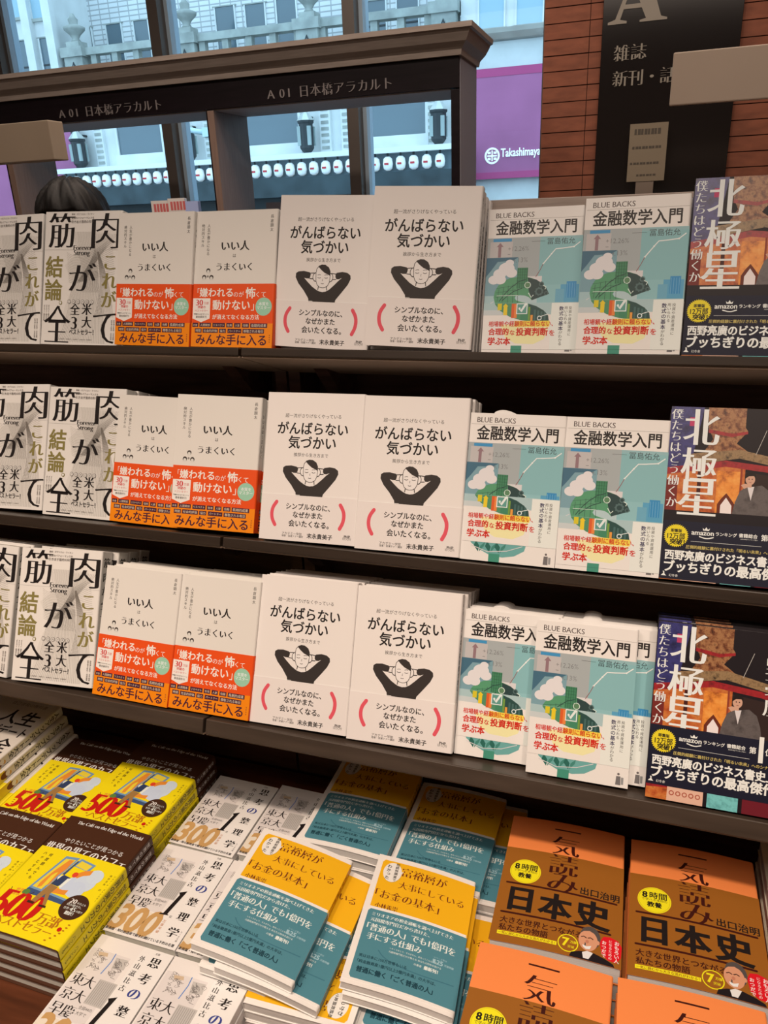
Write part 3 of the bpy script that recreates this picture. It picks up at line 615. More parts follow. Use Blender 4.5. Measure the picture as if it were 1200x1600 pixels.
cO = ink((248, 226, 208)); amS = ink((250, 176, 26)); teS = ink((84, 132, 138))
OB = (.437, .972, cO, cO, o_band, lambda a: a.rect(0, .457, 1, .958, ink((84, 132, 138)), 1))
kind('O', 'money_book', .130, .186, .0137, (cO, o_front), (cO, o_spine), cO, band=OB, pages=PAPER_W)
kind('Othin', 'money_book_bowed', .130, .186, .0120, (cO, o_front), (cO, o_spine), cO, band=OB, pages=PAPER_W, arch=.0045, lift=.003)
kind('Otop', 'money_book_top', .130, .186, .0137, (cO, o_front), (cO, o_spine), cO, band=OB, pages=PAPER_W, arch=.003)

# ---- S: white pocket book with collage of sketches
def s_front(a):
    bl = ink((84, 130, 190)); tan = ink((206, 152, 92)); gy = ink((202, 184, 170)); sk = ink((118, 104, 96))
    a.rect(.02, .13, .54, .72, ink((232, 210, 196)), 1)
    rnd = random.Random(11)
    for cu, cv in ((.17, .17), (.20, .25), (.46, .20), (.44, .27)):
        for k in range(11):
            p = (cu+rnd.uniform(-.07, .07), cv+rnd.uniform(-.04, .04)); q = [(p[0]+rnd.uniform(-.05, .05), p[1]+rnd.uniform(-.03, .03)) for _ in range(3)]
            a.stroke([p]+q, .00045, sk, 3, 1, cap=False)
    a.poly([(.37, .155), (.53, .15), (.55, .235), (.40, .255)], gy, 2); a.poly([(.12, .15), (.24, .14), (.26, .17), (.15, .185)], ink((212, 176, 140)), 2)
    a.stroke([(.335, .13), (.345, .2), (.325, .315)], .0011, bl, 4)
    a.rect(.362, .355, .60, .565, gy, 2)
    for k in range(9): a.stroke([(.375+.025*k, .365), (.375+.025*k, .555)], .0007, ink((160, 146, 136)), 3, cap=False)
    a.rect(.60, .0, 1, 1, ink((246, 226, 210)), 1)
    for ch, v in zip('思考の整理学', (.106, .249, .386, .530, .692, .853)): a.t(ch, .765, .915, v, ink((60, 66, 130)) if ch == 'の' else iB, MINB, 4, .92)
    a.vt('外山滋比古', .668, .07, .40, iB, MIN, 4, .0085)
    for r, v in (('東大', .404), ('京大', .528), ('早慶', .656)): a.t(r, .04, .345, v, iB, MIN, 4, 1.0)
    a.poly([(.60, .475), (.69, .445), (.63, .705), (.66, .715), (.53, .725), (.535, .712), (.575, .705), (.625, .50)], iB, 5)
    a.t('全国44の', .35, .52, .60, sk, REG, 4); a.t('大学で', .36, .49, .645, sk, REG, 4); a.t('位', .675, .71, .72, iB, REG, 4)
    a.rect(.0, .73, .60, .95, ink((240, 214, 186)), 2); a.t('300', .02, .62, .835, tan, HVY, 4, 1.25, .12); a.vt('万部突破', .655, .76, .90, ink((214, 160, 130)), BOLD, 4, .0045)
    a.t('新装版・知の創造者で読まれ続けている不朽の名著', .01, .96, .965, iB, BOLD, 5)
    a.vt('ちくま文庫', .945, .82, .93, sk, REG, 4, .0028); a.t('文庫', .78, .84, .03, sk, REG, 4)
cS = ink((244, 222, 206))
kind('S', 'pocket_book', .105, .148, .0138, (cS, s_front), (cS, None), pages=PAPER, thing='pocket_book')

# ---- C: brown cover under a yellow band
def c_front(a):
    w = ink((240, 224, 210))
    a.t('The Café on the Edge of the World', .148, .942, .056, w, DIDOT, 3, 1.15); a.t('やりたいことが見つかる', .183, .877, .222, w, REG, 3); a.t('世界の果てのカフェ', .03, .985, .298, w, MINB, 3, 1.1)
def c_band(a):
    yl = ink((250, 214, 20)); bl = ink((120, 150, 176)); db = ink((66, 84, 118)); og = ink((238, 140, 50)); br = ink((70, 40, 26)); rd = ink((206, 30, 20))
    a.poly([(.355, .355), (.51, .345), (.42, .655), (.255, .665)], bl, 2); a.poly([(.375, .375), (.485, .368), (.40, .645), (.285, .65)], ink((244, 206, 60)), 3)
    a.poly([(.53, .345), (.72, .365), (.70, .43), (.50, .415)], bl, 2); a.poly([(.55, .362), (.69, .378), (.67, .425), (.53, .41)], ink((244, 206, 60)), 3)
    a.poly([(.42, .38), (.47, .372), (.47, .45), (.44, .52), (.43, .60), (.34, .64), (.33, .60), (.36, .50)], og, 4)
    a.poly([(.255, .665), (.29, .64), (.76, .665), (.75, .71), (.42, .70), (.27, .70)], db, 4); a.poly([(.29, .64), (.76, .665), (.755, .68), (.28, .655)], bl, 5)
    a.poly([(.47, .50), (.51, .37), (.53, .37), (.50, .50)], db, 4)
    a.ell(.645, .565, .10, ink((206, 206, 214)), 5); a.ell(.75, .51, .11, ink((210, 210, 218)), 5); a.ell(.80, .45, .08, ink((214, 214, 222)), 5); a.ell(.72, .58, .09, ink((206, 206, 214)), 5)
    a.poly([(.60, .47), (.66, .43), (.74, .41), (.74, .45), (.68, .47), (.64, .50)], og, 6); a.ell(.60, .478, .03, ink((232, 70, 40)), 6)
    a.poly([(.47, .60), (.60, .61), (.66, .60), (.66, .64), (.5, .65)], og, 5)
    a.poly([(.46, .525), (.50, .500), (.585, .51), (.55, .57), (.53, .595), (.445, .59)], ink((54, 64, 92)), 8); a.poly([(.56, .52), (.60, .51), (.57, .60), (.54, .595)], w_ := ink((240, 232, 226)), 8); a.poly([(.455, .525), (.49, .505), (.47, .55)], w_, 8)
    a.poly([(.445, .590), (.54, .600), (.52, .66), (.57, .745), (.54, .75), (.48, .67), (.45, .745), (.40, .74), (.42, .66)], ink((166, 118, 64)), 7)
    a.poly([(.37, .742), (.45, .745), (.445, .762), (.37, .76)], br, 8); a.poly([(.51, .752), (.58, .748), (.59, .765), (.51, .767)], br, 8)
    a.ell(.28, .69, .04, ink((96, 130, 60)), 6, .8)
    a.vt('何度読んでも', .185, .355, .60, br, BOLD, 4, .0055); a.vt('ハッとする。', .112, .35, .585, br, BOLD, 4, .0055)
    a.vt('ジョン・P・ストレルキー', .975, .395, .62, br, REG, 4, .0032); a.vt('鹿田昌美　訳', .935, .395, .54, br, REG, 4, .0032)
    a.t('世界で', .16, .30, .69, og, BOLD, 4); a.t('読まれ', .14, .30, .715, og, BOLD, 4); a.stroke([(.10, .68), (.13, .73)], .0009, br, 4); a.stroke([(.36, .68), (.32, .73)], .0009, br, 4)
    a.t('500', .06, .565, .795, rd, (.06, -.015), 6, 1.25, .1); a.t('万部', .575, .835, .835, og2 := ink((190, 112, 22)), MINB, 5); a.ell(.869, .867, .022, rd, 5)
    a.t('ベストセラー', .20, .83, .912, og2, MINB, 5, 1.1)
    for k in range(7):
        t = k/6; u = .92-.10*t*t; v = .82+.14*t; a.ell(u, v, .013, og2, 4, .6, n=10); a.ell(1-u+.02, v-.03, .013, og2, 4, .6, n=10)
    a.ell(.835, .70, .132, br, 9, 1.02); a.t('20', .755, .825, .660, ink((250, 236, 214)), DIDOT, 11); a.t('年以上も', .835, .93, .664, w_, REG, 11); a.t('読み継がれ、', .75, .91, .688, w_, REG, 11); a.t('世界', .745, .80, .718, w_, REG, 11); a.t('45', .81, .875, .716, w_, DIDOT, 11); a.t('カ国で', .882, .95, .72, w_, REG, 11); a.t('翻訳！', .79, .88, .748, w_, BOLD, 11)
def c_spine(a): a.vt('世界の果ての', .5, .03, .29, iW, REG, 3, .0075)
def c_bspine(a): a.vt('世界の果てのカフェ', .5, .34, .80, ink((104, 92, 12)), BOLD, 3, .0105); a.vt('ハッとする', .5, .84, .97, ink((104, 92, 12)), REG, 3, .006)
cC = ink((74, 40, 24)); yC = ink((250, 214, 20))
CB_ = (.311, .992, yC, yC, c_band, c_bspine)
kind('C', 'cafe_book', .135, .188, .016, (cC, c_front), (cC, c_spine), band=CB_, pages=PAPER, over=.003, thing='hardcover_book')
kind('Ctop', 'cafe_book_top', .135, .188, .016, (cC, c_front), (cC, c_spine), band=CB_, pages=PAPER, over=.003, arch=.0025, thing='hardcover_book')

# ---- T: pale cover, bold black title, yellow lower half
def t_front(a):
    yl = ink((250, 214, 40))
    a.rect(0, .80, 1, 1, yl, 1); a.t('人生', .35, .92, .24, iB, BOLD, 3); a.t('アップデート', .10, .97, .42, iB, BOLD, 3, 1.3); a.t('大全', .40, .95, .60, iB, BOLD, 3); a.ell(.5, .88, .07, ink((206, 50, 24)), 3)
    a.t('自己啓発の教科書', .3, .85, .06, iGR, REG, 3)
def t_spine(a):
    a.rect(0, .76, 1, 1, ink((246, 206, 50)), 1)
    a.vt('人生アップデート大全', .5, .04, .66, iB, BOLD, 3, .0115); a.ell(.5, .735, .26, iW, 4); a.ell(.5, .765, .34, ink((120, 60, 20)), 3, 1.6); a.ell(.62, .715, .2, ink((222, 160, 60)), 3)
cT = ink((232, 210, 190))
kind('T', 'life_book', .130, .188, .0170, (cT, t_front), (cT, t_spine), pages=PAPER)

# ---- X: beige book at the right edge
def x_front(a): a.vt('なぜ', .12, .05, .22, iB, MINB, 3, .014); a.rect(.0, .42, 1, .425, iLG, 2)
kind('X', 'beige_book', .128, .188, .0198, (ink((226, 206, 176)), x_front), (ink((226, 206, 176)), None), pages=PAPER_W)

# ------------------------------------------------------------------ face-out display: tiers
SLOPE = (.3236, .345, .355)          # tilt of each shelf board
TIER = [(0.907, 1.2877, 0.3236), (0.8087, 1.0634, 0.3901), (0.7161, 0.849, 0.4313)]
# tier, kind, stack name, left x, depth from shelf front, yaw, roll, extra lean, number of books
ROW = [
 (0, 'K', 'K1', -.9720, .0140, -.0100, .0150, .0100, 3), (0, 'K', 'K2', -.8399, .0143, -.0101, -.0200, -.0144, 3), (0, 'I', 'I1', -.7010, -.0001, -.0150, -.0117, -.0300, 4), (0, 'I', 'I2', -.5810, .0011, .0140, -.0054, -.0097, 4),
 (0, 'G', 'G1', -.4654, .0120, .0005, -.0424, -.0712, 4), (0, 'G', 'G2', -.3320, -.0030, .0720, -.0443, -.0640, 4), (0, 'B', 'B1', -.1905, .0170, .0200, .0117, .0504, 4), (0, 'B', 'B2', -.0786, -.0009, -.0156, .0113, .0061, 5), (0, 'Nlow', 'N1', .0345, -.0008, .0033, .0026, -.0001, 3),
 (1, 'K', 'K1', -.9600, .0345, .0200, .0250, .0152, 3), (1, 'K', 'K2', -.8250, .0345, .0005, .0003, -.0220, 3), (1, 'I', 'I1', -.6940, .0167, .0073, -.0155, -.0161, 3), (1, 'I', 'I2', -.5846, -.0028, .1091, -.0325, -.0154, 3),
 (1, 'G', 'G1', -.4535, .0006, .0127, .0084, -.0051, 4), (1, 'G', 'G2', -.3220, -.0018, -.0029, .0089, -.0066, 4), (1, 'Bup', 'B1', -.1920, .0005, -.0127, .0034, .0079, 4), (1, 'B', 'B2', -.0805, -.0003, .0035, .0013, .0186, 5), (1, 'Nlow', 'N1', .0310, .0007, .0072, .0045, .0258, 3),
 (2, 'K', 'K1', -.9600, -.0002, -.0103, -.0045, -.0300, 3), (2, 'K', 'K2', -.8151, -.0060, .0527, .0237, .0154, 4), (2, 'I', 'I1', -.6812, -.0020, -.0145, .0030, .0090, 5), (2, 'I', 'I2', -.5634, -.0008, -.0032, .0103, .0081, 5),
 (2, 'G', 'G1', -.4440, .0029, .0101, .0150, .0049, 6), (2, 'G', 'G2', -.3125, .0045, .0400, .0042, .0127, 6), (2, 'Bup', 'B1', -.1810, .0207, .0123, .0073, .0096, 5), (2, 'Bup', 'B2', -.0937, .0032, -.0014, .0113, .0075, 7), (2, 'N', 'N1', .0354, -.0050, .0020, .0012, -.0022, 4)]
SHELF = ('top shelf', 'middle shelf', 'bottom shelf')
DESC = {'K': 'cream book with muscle drawing', 'I': 'pale book with orange band', 'G': 'cream book with man resting', 'B': 'small book with green dollar sign', 'Bup': 'small book with raised dollar band', 'N': 'dark photo book with raised navy band', 'Nlow': 'dark photo book with low navy band'}
GRP = {'K': 'muscle books', 'I': 'orange banded books', 'G': 'cream books with resting man', 'B': 'small dollar sign books', 'Bup': 'small dollar sign books', 'N': 'dark photo books', 'Nlow': 'dark photo books'}
ORD = ['first', 'second', 'third', 'fourth', 'fifth', 'sixth', 'seventh', 'eighth', 'ninth', 'tenth', 'eleventh', 'twelfth', 'thirteenth', 'fourteenth', 'fifteenth', 'sixteenth', 'seventeenth', 'eighteenth', 'nineteenth', 'twentieth']
def ordinal(i): return ORD[i] if i < 20 else ('twenty-' if i < 30 else 'thirty-')+ORD[i % 10] if (i+1) % 10 else ('thirtieth' if i == 29 else 'fortieth')
rng = random.Random(5)
for t, kd, st, x, d, yaw, roll, dl, n in ROW:
    y, z, l0 = TIER[t]; K = KINDS[kd]; l = l0+dl
    side = '' if kd[0] == 'N' else ('left-hand ' if st[1] == '1' else 'right-hand ')
    extra = 0.
    for i in range(n):
        yw = yaw if i == 0 else yaw*.4; ro = roll if i == 0 else roll*.5
        if i == 1: extra = K.w*abs(math.sin(yaw*.6))+.0005 + K.h*abs(math.sin(roll))*0
        u = Vector((math.cos(yw), math.sin(yw), 0)); up = Vector((-math.sin(l)*math.sin(yw), math.sin(l)*math.cos(yw), math.cos(l)))
        X = u*math.cos(ro)+up*math.sin(ro); Y = up*math.cos(ro)-u*math.sin(ro); N = X.cross(Y)
        sl = SLOPE[t]; P = Vector((x, y+d*math.cos(sl), z-d*math.sin(sl)))
        if ro < 0: P += up*(-K.w*math.sin(ro))
        P += Vector((0, math.cos(sl), -math.sin(sl)))*((K.T+.0013)*i+extra)/math.cos(l-sl)+Vector((0, 0, K.T*max(0, math.sin(dl))+.0004))
        if i:
            P += u*(rng.uniform(0, .0015)+{(2, 'B2'): .0195, (1, 'I2'): .0125}.get((t, st), 0))+up*rng.uniform(0, .0012)
        O = P+X*(K.w/2)
        M4 = Matrix(((X.x, Y.x, N.x, O.x), (X.y, Y.y, N.y, O.y), (X.z, Y.z, N.z, O.z), (0, 0, 0, 1)))
        pos = 'at the front' if i == 0 else ordinal(i)+' from front'
        place(kd, M4, '%s, %s%sstack, %s, %s' % (DESC[kd], side, '' if side else 'only ', SHELF[t], pos), '%s on the %s' % (GRP[kd], SHELF[t]))

# ------------------------------------------------------------------ flat stacks on the table
TABLE_Z = .572
def flat(key, x, y, ztop, yaw=0., tilt=0., label='', group='', flip=False):
    """x, y of the far left corner, ztop of the cover there; tilt lowers the right side"""
    K = KINDS[key]
    X = Vector((math.cos(yaw)*math.cos(tilt), math.sin(yaw)*math.cos(tilt), -math.sin(tilt))); Y = Vector((-math.sin(yaw), math.cos(yaw), 0)); N = X.cross(Y)
    O = Vector((x, y, ztop))+X*(K.w/2)-Y*K.h
    if flip: O = Vector((x, y, ztop))+X*(K.w/2); X = -X; Y = -Y
    M4 = Matrix(((X.x, Y.x, N.x, O.x), (X.y, Y.y, N.y, O.y), (X.z, Y.z, N.z, O.z), (0, 0, 0, 1)))
    return place(key, M4, label, group)
def stack(key, top, x, y, yaw, n, what, where, group, z0=TABLE_Z, jit=.0012, dx=0., flip=False):
    """n books from z0 up; the topmost is given the kind 'top'"""
    K = KINDS[key]
    for i in range(n):
        lvl = n-1-i
        pos = 'topmost' if lvl == 0 else ordinal(lvl)+' from top'
        j = 0 if lvl == 0 else 1
        flat(top if lvl == 0 else key, x+j*rng.uniform(-jit, jit)+dx*lvl, y+j*rng.uniform(-jit, jit), z0+(K.T+(.0011 if len(K.parts) > 2 else .0006))*(i+1), yaw+j*rng.uniform(-.004, .004), 0, '%s, %s, %s' % (what, where, pos), group, flip)
hist = 'orange and bronze paperback'
stack('J', 'Jtop', -.1190, .8130, .020, 5, hist, 'back left stack of four', 'orange history books on the table', jit=.0006)
stack('J', 'Jtop', .0300, .8130, .008, 5, hist, 'back right stack of four', 'orange history books on the table', jit=.0006)
stack('J', 'Jtop', -.1225, .6140, -.0090, 5, hist, 'front left stack of four', 'orange history books on the table', jit=.0006)
stack('J', 'Jtop', .0230, .6135, .018, 5, hist, 'front right stack of four', 'orange history books on the table', jit=.0006)
stack('X', 'X', .1830, .8600, 0, 6, 'beige paperback', 'right edge of table', 'beige books at the right edge of the table', jit=.0006)
poc = 'white pocket book with sketches'; pg_ = 'white pocket books on the table'
stack('S', 'S', -.6050, .8719, -.0152, 2, poc, 'back left pocket stack', pg_)
stack('S', 'S', -.4975, .8790, -.0088, 2, poc, 'back right pocket stack', pg_)
stack('S', 'S', -.5951, .7078, .0003, 3, poc, 'middle left pocket stack', pg_)
stack('S', 'S', -.4885, .7078, .0003, 3, poc, 'middle right pocket stack', pg_)
stack('S', 'S', -.5918, .5545, -.0100, 3, poc, 'front left pocket stack', pg_)
stack('S', 'S', -.4850, .5540, -.0050, 3, poc, 'front right pocket stack', pg_)
caf = 'brown hardcover with yellow band'; cg = 'brown hardcovers with yellow bands on the table'
stack('C', 'Ctop', -.7307, .6793, -.0086, 5, caf, 'front right stack', cg)
stack('C', 'Ctop', -.8680, .6640, -.004, 5, caf, 'front left stack', cg)
stack('C', 'Ctop', -.7440, .8740, -.030, 4, caf, 'back right stack', cg)
stack('C', 'Ctop', -.8815, .8640, -.020, 3, caf, 'back left stack', cg)
stack('T', 'T', -1.0340, .8721, 0, 6, 'pale book with yellow spine foot', 'left edge of table', 'pale thick books at the left edge of the table', dx=.0075, jit=.0004)
mon = 'amber and teal paperback'; mg = 'amber and teal books on the table'
stack('O', 'O', -.3760, .9360, .0, 2, mon, 'base below back left pair', mg)
stack('O', 'O', -.2455, .9300, .0, 2, mon, 'base below back right book', mg)
flat('O', -.4120, .9380, TABLE_Z+.0297+.0149, -.004, 0, 'amber and teal paperback, back left, lower of the upper pair', mg)
flat('Otop', -.4100, .9360, TABLE_Z+.0297+.0298, -.010, 0, 'amber and teal paperback lying topmost at the back left, half shaded', mg)
flat('Otop', -.2771, .9291, TABLE_Z+.0297+.0149, -.0213, 0, 'amber and teal paperback lying topmost at the back right, half shaded', mg)
stack('O', 'O', -.3835, .7100, .03, 3, 'upside-down amber and teal paperback', 'between the front piles', mg, flip=True)
stack('O', 'O', -.2520, .7300, .0, 2, mon, 'base below front right pile', mg, z0=TABLE_Z-.003)
flat('Othin', -.4431, .7217, .6690, -.0165, .138, 'amber and teal paperback, tilted topmost on the front left pile', mg)
flat('Othin', -.4130, .7170, .6480, -.0150, .138, 'amber and teal paperback, second down on front left pile, slid right', mg)
flat('Othin', -.4400, .7240, .6310, -.0100, .080, 'amber and teal paperback, lowest tilted one on the front left pile', mg)
flat('Othin', -.2846, .7408, .6490, .0811, .154, 'amber and teal paperback, tilted topmost on the front right pile', mg)
flat('Othin', -.2800, .7380, .6335, .0700, .154, 'amber and teal paperback, second down on front right pile', mg)

# ------------------------------------------------------------------ display furniture
def display_unit(x0, x1, label):
    r = empty('display_shelf', ((x0+x1)/2, 1.0, 0)); tag(r, label, 'display shelf', 'tiered display shelves')
    ox, oy = (x0+x1)/2, 1.0
    def W(mb): mb.v = [(a-ox, b-oy, c) for a, b, c in mb.v]; return mb
    for (y, z, l0), l in zip(TIER, SLOPE):
        b = Vector((math.cos(l), -math.sin(l))); n = Vector((math.sin(l), math.cos(l))); n0 = Vector((math.sin(l0), math.cos(l0)))
        f = Vector((y, z))-b*.010-n*(.0008+.025*math.sin(l0-l)); e = f+b*.148
        mb = MB(); th = n*(.0105 if y > .9 else (.013 if y > .8 else .020)); uh = n*.002
        mb.prism([tuple(f), tuple(e), tuple(e-th), tuple(f-th)], x0, x1, WOOD_SH if y > .8 else WOOD_SL); s = W(mb).build('shelf_board', r, .0012)
        mb = MB(); mb.prism([tuple(f-th+b*.004), tuple(e-th), tuple(e-th-uh), tuple(f-th-uh+b*.004)], x0, x1, UNDER_LIT); W(mb).build('shelf_underside_lit', r)  # thin added sheet that carries the painted bounce light
        mb = MB(); q = e+n*.002-b*.012; p = q+n0*(.128 if y > .9 else .15)
        mb.prism([tuple(q), tuple(p), tuple(p+b*.010), tuple(q+b*.010)], x0, x1, WOOD_D); W(mb).build('backboard', r)
        for xx in (x0+.06, x1-.08):
            mb = MB(); e2 = e-th-uh
            mb.prism([tuple(e2-b*.05), tuple(e2), (1.10, e2.y), (1.10, e2.y-.05), (e2.x, e2.y-.03)], xx, xx+.02, WOOD_D); W(mb).build('bracket', r)
    mb = MB(); mb.box(x0, x1, .945, .960, .575, .80, WOOD_D); W(mb).build('riser_panel', r, .001)
    mb = MB(); mb.box(x0, x1, 1.10, 1.12, .0, 1.40, WOOD_D); W(mb).build('back_panel', r)
    mb = MB(); mb.box(x0, x1, .96, 1.10, 0, .80, WOOD_D); W(mb).build('plinth', r)
    for xx in (x0, x1-.018):
        mb = MB(); mb.box(xx, xx+.018, 1.03, 1.10, .80, 1.40, WOOD_D); W(mb).build('side_panel', r)
display_unit(-1.46, -.5035, 'dark wood tiered display shelf, left of the seam between the two')
display_unit(-.4995, .66, 'dark wood tiered display shelf, right of the seam between the two')
r = empty('display_table', (-.4, .62, 0)); tag(r, 'low dark red wooden table carrying the flat book stacks', 'table')
mb = MB(); mb.box(-1.06, 1.06, -.34, .324, .540, TABLE_Z, WOOD_T); mb.build('tabletop', r, .002)
mb = MB(); mb.box(-1.0, 1.0, -.28, .32, .06, .54, WOOD_T); mb.build('cabinet_body', r)
mb = MB(); mb.box(-.98, .98, -.26, .31, 0, .06, EBONY); mb.build('plinth', r)

# ------------------------------------------------------------------ tall bookcase by the window
BX0, BX1, BY = -2.75, -.634, 2.70  # most background positions, facade included: image pixels projected offline onto assumed depth planes
bc = empty('tall_bookcase', (-1.7, BY, 0)); tag(bc, 'tall dark open bookcase with brown crown moulding before the window', 'bookcase')
def loc(mb, o): mb.v = [(a-o[0], b-o[1], c-o[2]) for a, b, c in mb.v]; return mb
bo = (-1.7, BY, 0)
# crown: stepped moulding, mitred return at the right end
prof = [(0, 1.885), (.012, 1.885), (.016, 1.900), (.022, 1.905), (.040, 1.918), (.056, 1.938), (.060, 1.945), (.070, 1.948), (.072, 1.962), (0, 1.962)]
mb = MB(); n = len(prof); vs = []
for o_, z in prof: vs.append((BX0-.1, BY-o_, z))
for o_, z in prof: vs.append((BX1+o_*.8, BY-o_, z))
for o_, z in prof: vs.append((BX1+o_*.8, BY+.26, z))
fs = [tuple(range(n)), tuple(range(2*n, 3*n))[::-1]]
for a_ in (0, n):
    for i in range(n): fs.append((a_+i, a_+(i+1) % n, a_+n+(i+1) % n, a_+n+i))
mb.add(vs, fs, WOOD_C); mb.box(BX0-.1, BX1, BY, BY+.26, 1.94, 1.962, WOOD_C); loc(mb, bo).build('crown_moulding', bc)
mb = MB(); mb.box(BX0-.1, BX1, BY, BY+.25, 1.797, 1.94, EBONY); hd = loc(mb, bo).build('header_panel', bc, .001)
END_LIT = M('end_face_window_light', alb=(.20, .19, .22), rough=.5)  # bluish window light on the outer end face, put into its colour
mb = MB(); mb.box(BX0-.1, BX1-.03, BY+.012, BY+.25, 1.793, 1.797, M('soffit_grey', alb=(.45, .43, .45), rough=.6)); loc(mb, bo).build('soffit', bc)  # thin grey sheet under the header, lighter than the header wood
mb = MB(); mb.box(BX1-.0005, BX1+.003, BY+.012, BY+.25, 0, 1.885, END_LIT); loc(mb, bo).build('end_lit_sheet', bc)  # thin sheet added over the black upright for its lit side
SILV = M('silver_lettering', alb=(.17, .15, .15), rough=.4, metal=0)
def text_mesh(txt, width, height, style, mat, depth=.002, split=None):
    """raised lettering standing in the xz plane, front toward -y"""
    mb = MB(); vs, fs = glyph_pts(txt, style); xs = [p[0] for p in vs]; ys = [p[1] for p in vs]; a, b, c = min(xs), max(xs), min(ys); d = max(ys)
    kx = width/(b-a); kz = height/(d-c) if height else kx
    q = [((x-a)*kx, 0, (y-c)*kz) for x, y in vs]
    mb.add(q, fs, mat); mb.add([(x, -depth, z) for x, _, z in q], fs, mat)
    ed = {}
    for f in fs:
        for i in range(len(f)): ed[(f[i], f[(i+1) % len(f)])] = 1
    for (i, j) in ed:
        if (j, i) not in ed: mb.add([q[i], q[j], (q[j][0], -depth, q[j][2]), (q[i][0], -depth, q[i][2])], [(0, 1, 2, 3)], mat)
    return mb
def letters(txt, x, y, z, pitch, size, style, mat, parent, depth=.002):
    """each raised character is a part of its own"""
    for ch in txt:
        if ch == ' ': x += pitch*.45; continue
        w_ = pitch*(.62 if ch in 'A01' else 1)
        mb = MB(); vs, fs = glyph_pts(ch, style); ed = {(f[i], f[(i+1) % len(f)]) for f in fs for i in range(len(f))}
        q = [(vx*size, 0, vz*size) for vx, vz in vs]
        mb.add(q, fs, mat); mb.add([(a, -depth, c) for a, _, c in q], fs, mat)
        for i, j in ed:
            if (j, i) not in ed: mb.add([q[i], q[j], (q[j][0], -depth, q[j][2]), (q[i][0], -depth, q[i][2])], [(0, 1, 2, 3)], mat)
        o = mb.build('letter', parent); o.location = (x, y, z); x += w_
for x in (-2.165, -1.300): letters('A 01 日本橋アラカルト', x-bo[0], -.0005, 1.812, .0420, .040, MIN, SILV, hd)
for x in (-2.452, -1.540, BX1-.026):
    mb = MB(); mb.box(x, x+.026, BY, BY+.25, 0, 1.793, EBONY if x > -1 else WOOD_P)
    if x < -1: mb.box(x-.004, x+.0, BY-.002, BY+.004, 0, 1.797, EBONY)
    mb.mi = mb.mi
    loc(mb, bo).build('upright', bc, .001)
mb = MB(); mb.box(BX0-.1, BX0-.074, BY, BY+.25, 0, 1.797, EBONY); loc(mb, bo).build('upright', bc)
for z in (.10, .45, .80, 1.12, 1.345):
    mb = MB(); mb.box(BX0-.074, BX1-.026, BY+.012, BY+.25, z, z+.022, WOOD_P); loc(mb, bo).build('shelf_board', bc)
# booklets standing on its shelf
pkW = M('booklet_white', alb=(.62, .58, .56), rough=.5); pkR = M('booklet_red', alb=(.5, .12, .12), rough=.5); pkB = M('booklet_blue', alb=(.35, .42, .7), rough=.5); pkD = M('booklet_dark', alb=(.04, .04, .05), rough=.4); pkY = M('booklet_cream', alb=(.5, .42, .28), rough=.5)
def booklet(x, w, d, h, m, lab, stripes=None):
    r_ = empty('booklet', (x, BY+.07, 1.3685)); tag(r_, lab, 'booklet', 'booklets on the tall bookcase')
    mb = MB(); mb.box(0, w, 0, d, 0, h, m); mb.build('page_block', r_, .001)
    mb = MB(); mb.box(-.001, w+.001, -.0015, 0, 0, h+.001, m)
    if stripes:
        for k in range(5): mb.box(.01+.2*w*k*.95, .02+.2*w*k*.95, -.0021, -.0015, h*.72, h*.93, stripes)
    mb.build('cover', r_)
booklet(-1.865, .072, .018, .142, pkW, 'white booklet with red strokes, left of a similar one', pkR)
booklet(-1.790, .072, .018, .148, pkW, 'white booklet with red strokes, right of a similar one', pkR)
booklet(-1.716, .055, .02, .135, pkB, 'pale blue booklet standing right of the striped booklets')
booklet(-1.375, .07, .02, .118, pkD, 'dark booklet standing on the bookcase beside the middle post')
booklet(-1.30, .055, .02, .115, pkY, 'cream booklet standing right of the dark one')

# ------------------------------------------------------------------ sign boards over the display
PALE = M('pale_board', alb=(.66, .54, .44), rough=.55, noise=.04, nscale=4)
def signboard(x0, x1, y, z0, z1, d, post, label, face=BEIGE):
    r_ = empty('sign_board', (post, y+d/2, 0)); tag(r_, label, 'sign board')
    mb = MB(); mb.box(x0-post, x1-post, -d/2, d/2, z0, z1, face); mb.build('board', r_, .002)
    mb = MB(); mb.tube((0, 0, .012), (0, 0, z0), .009, M('post_steel', alb=(.4, .38, .36), rough=.3, metal=1)); mb.build('post', r_)
    mb = MB(); mb.lathe([(.11, 0), (.11, .008), (.02, .014)], (0, 0, 0), M('post_steel')); mb.build('foot', r_)
signboard(0.0, .46, 1.60, 1.598, 1.679, .012, .40, 'blank pale sign board in front of the dark wall panel', PALE)
signboard(-1.86, -1.318, 1.60, 1.583, 1.664, .05, -1.76, 'blank beige box sign at the left, in front of the bookcase')

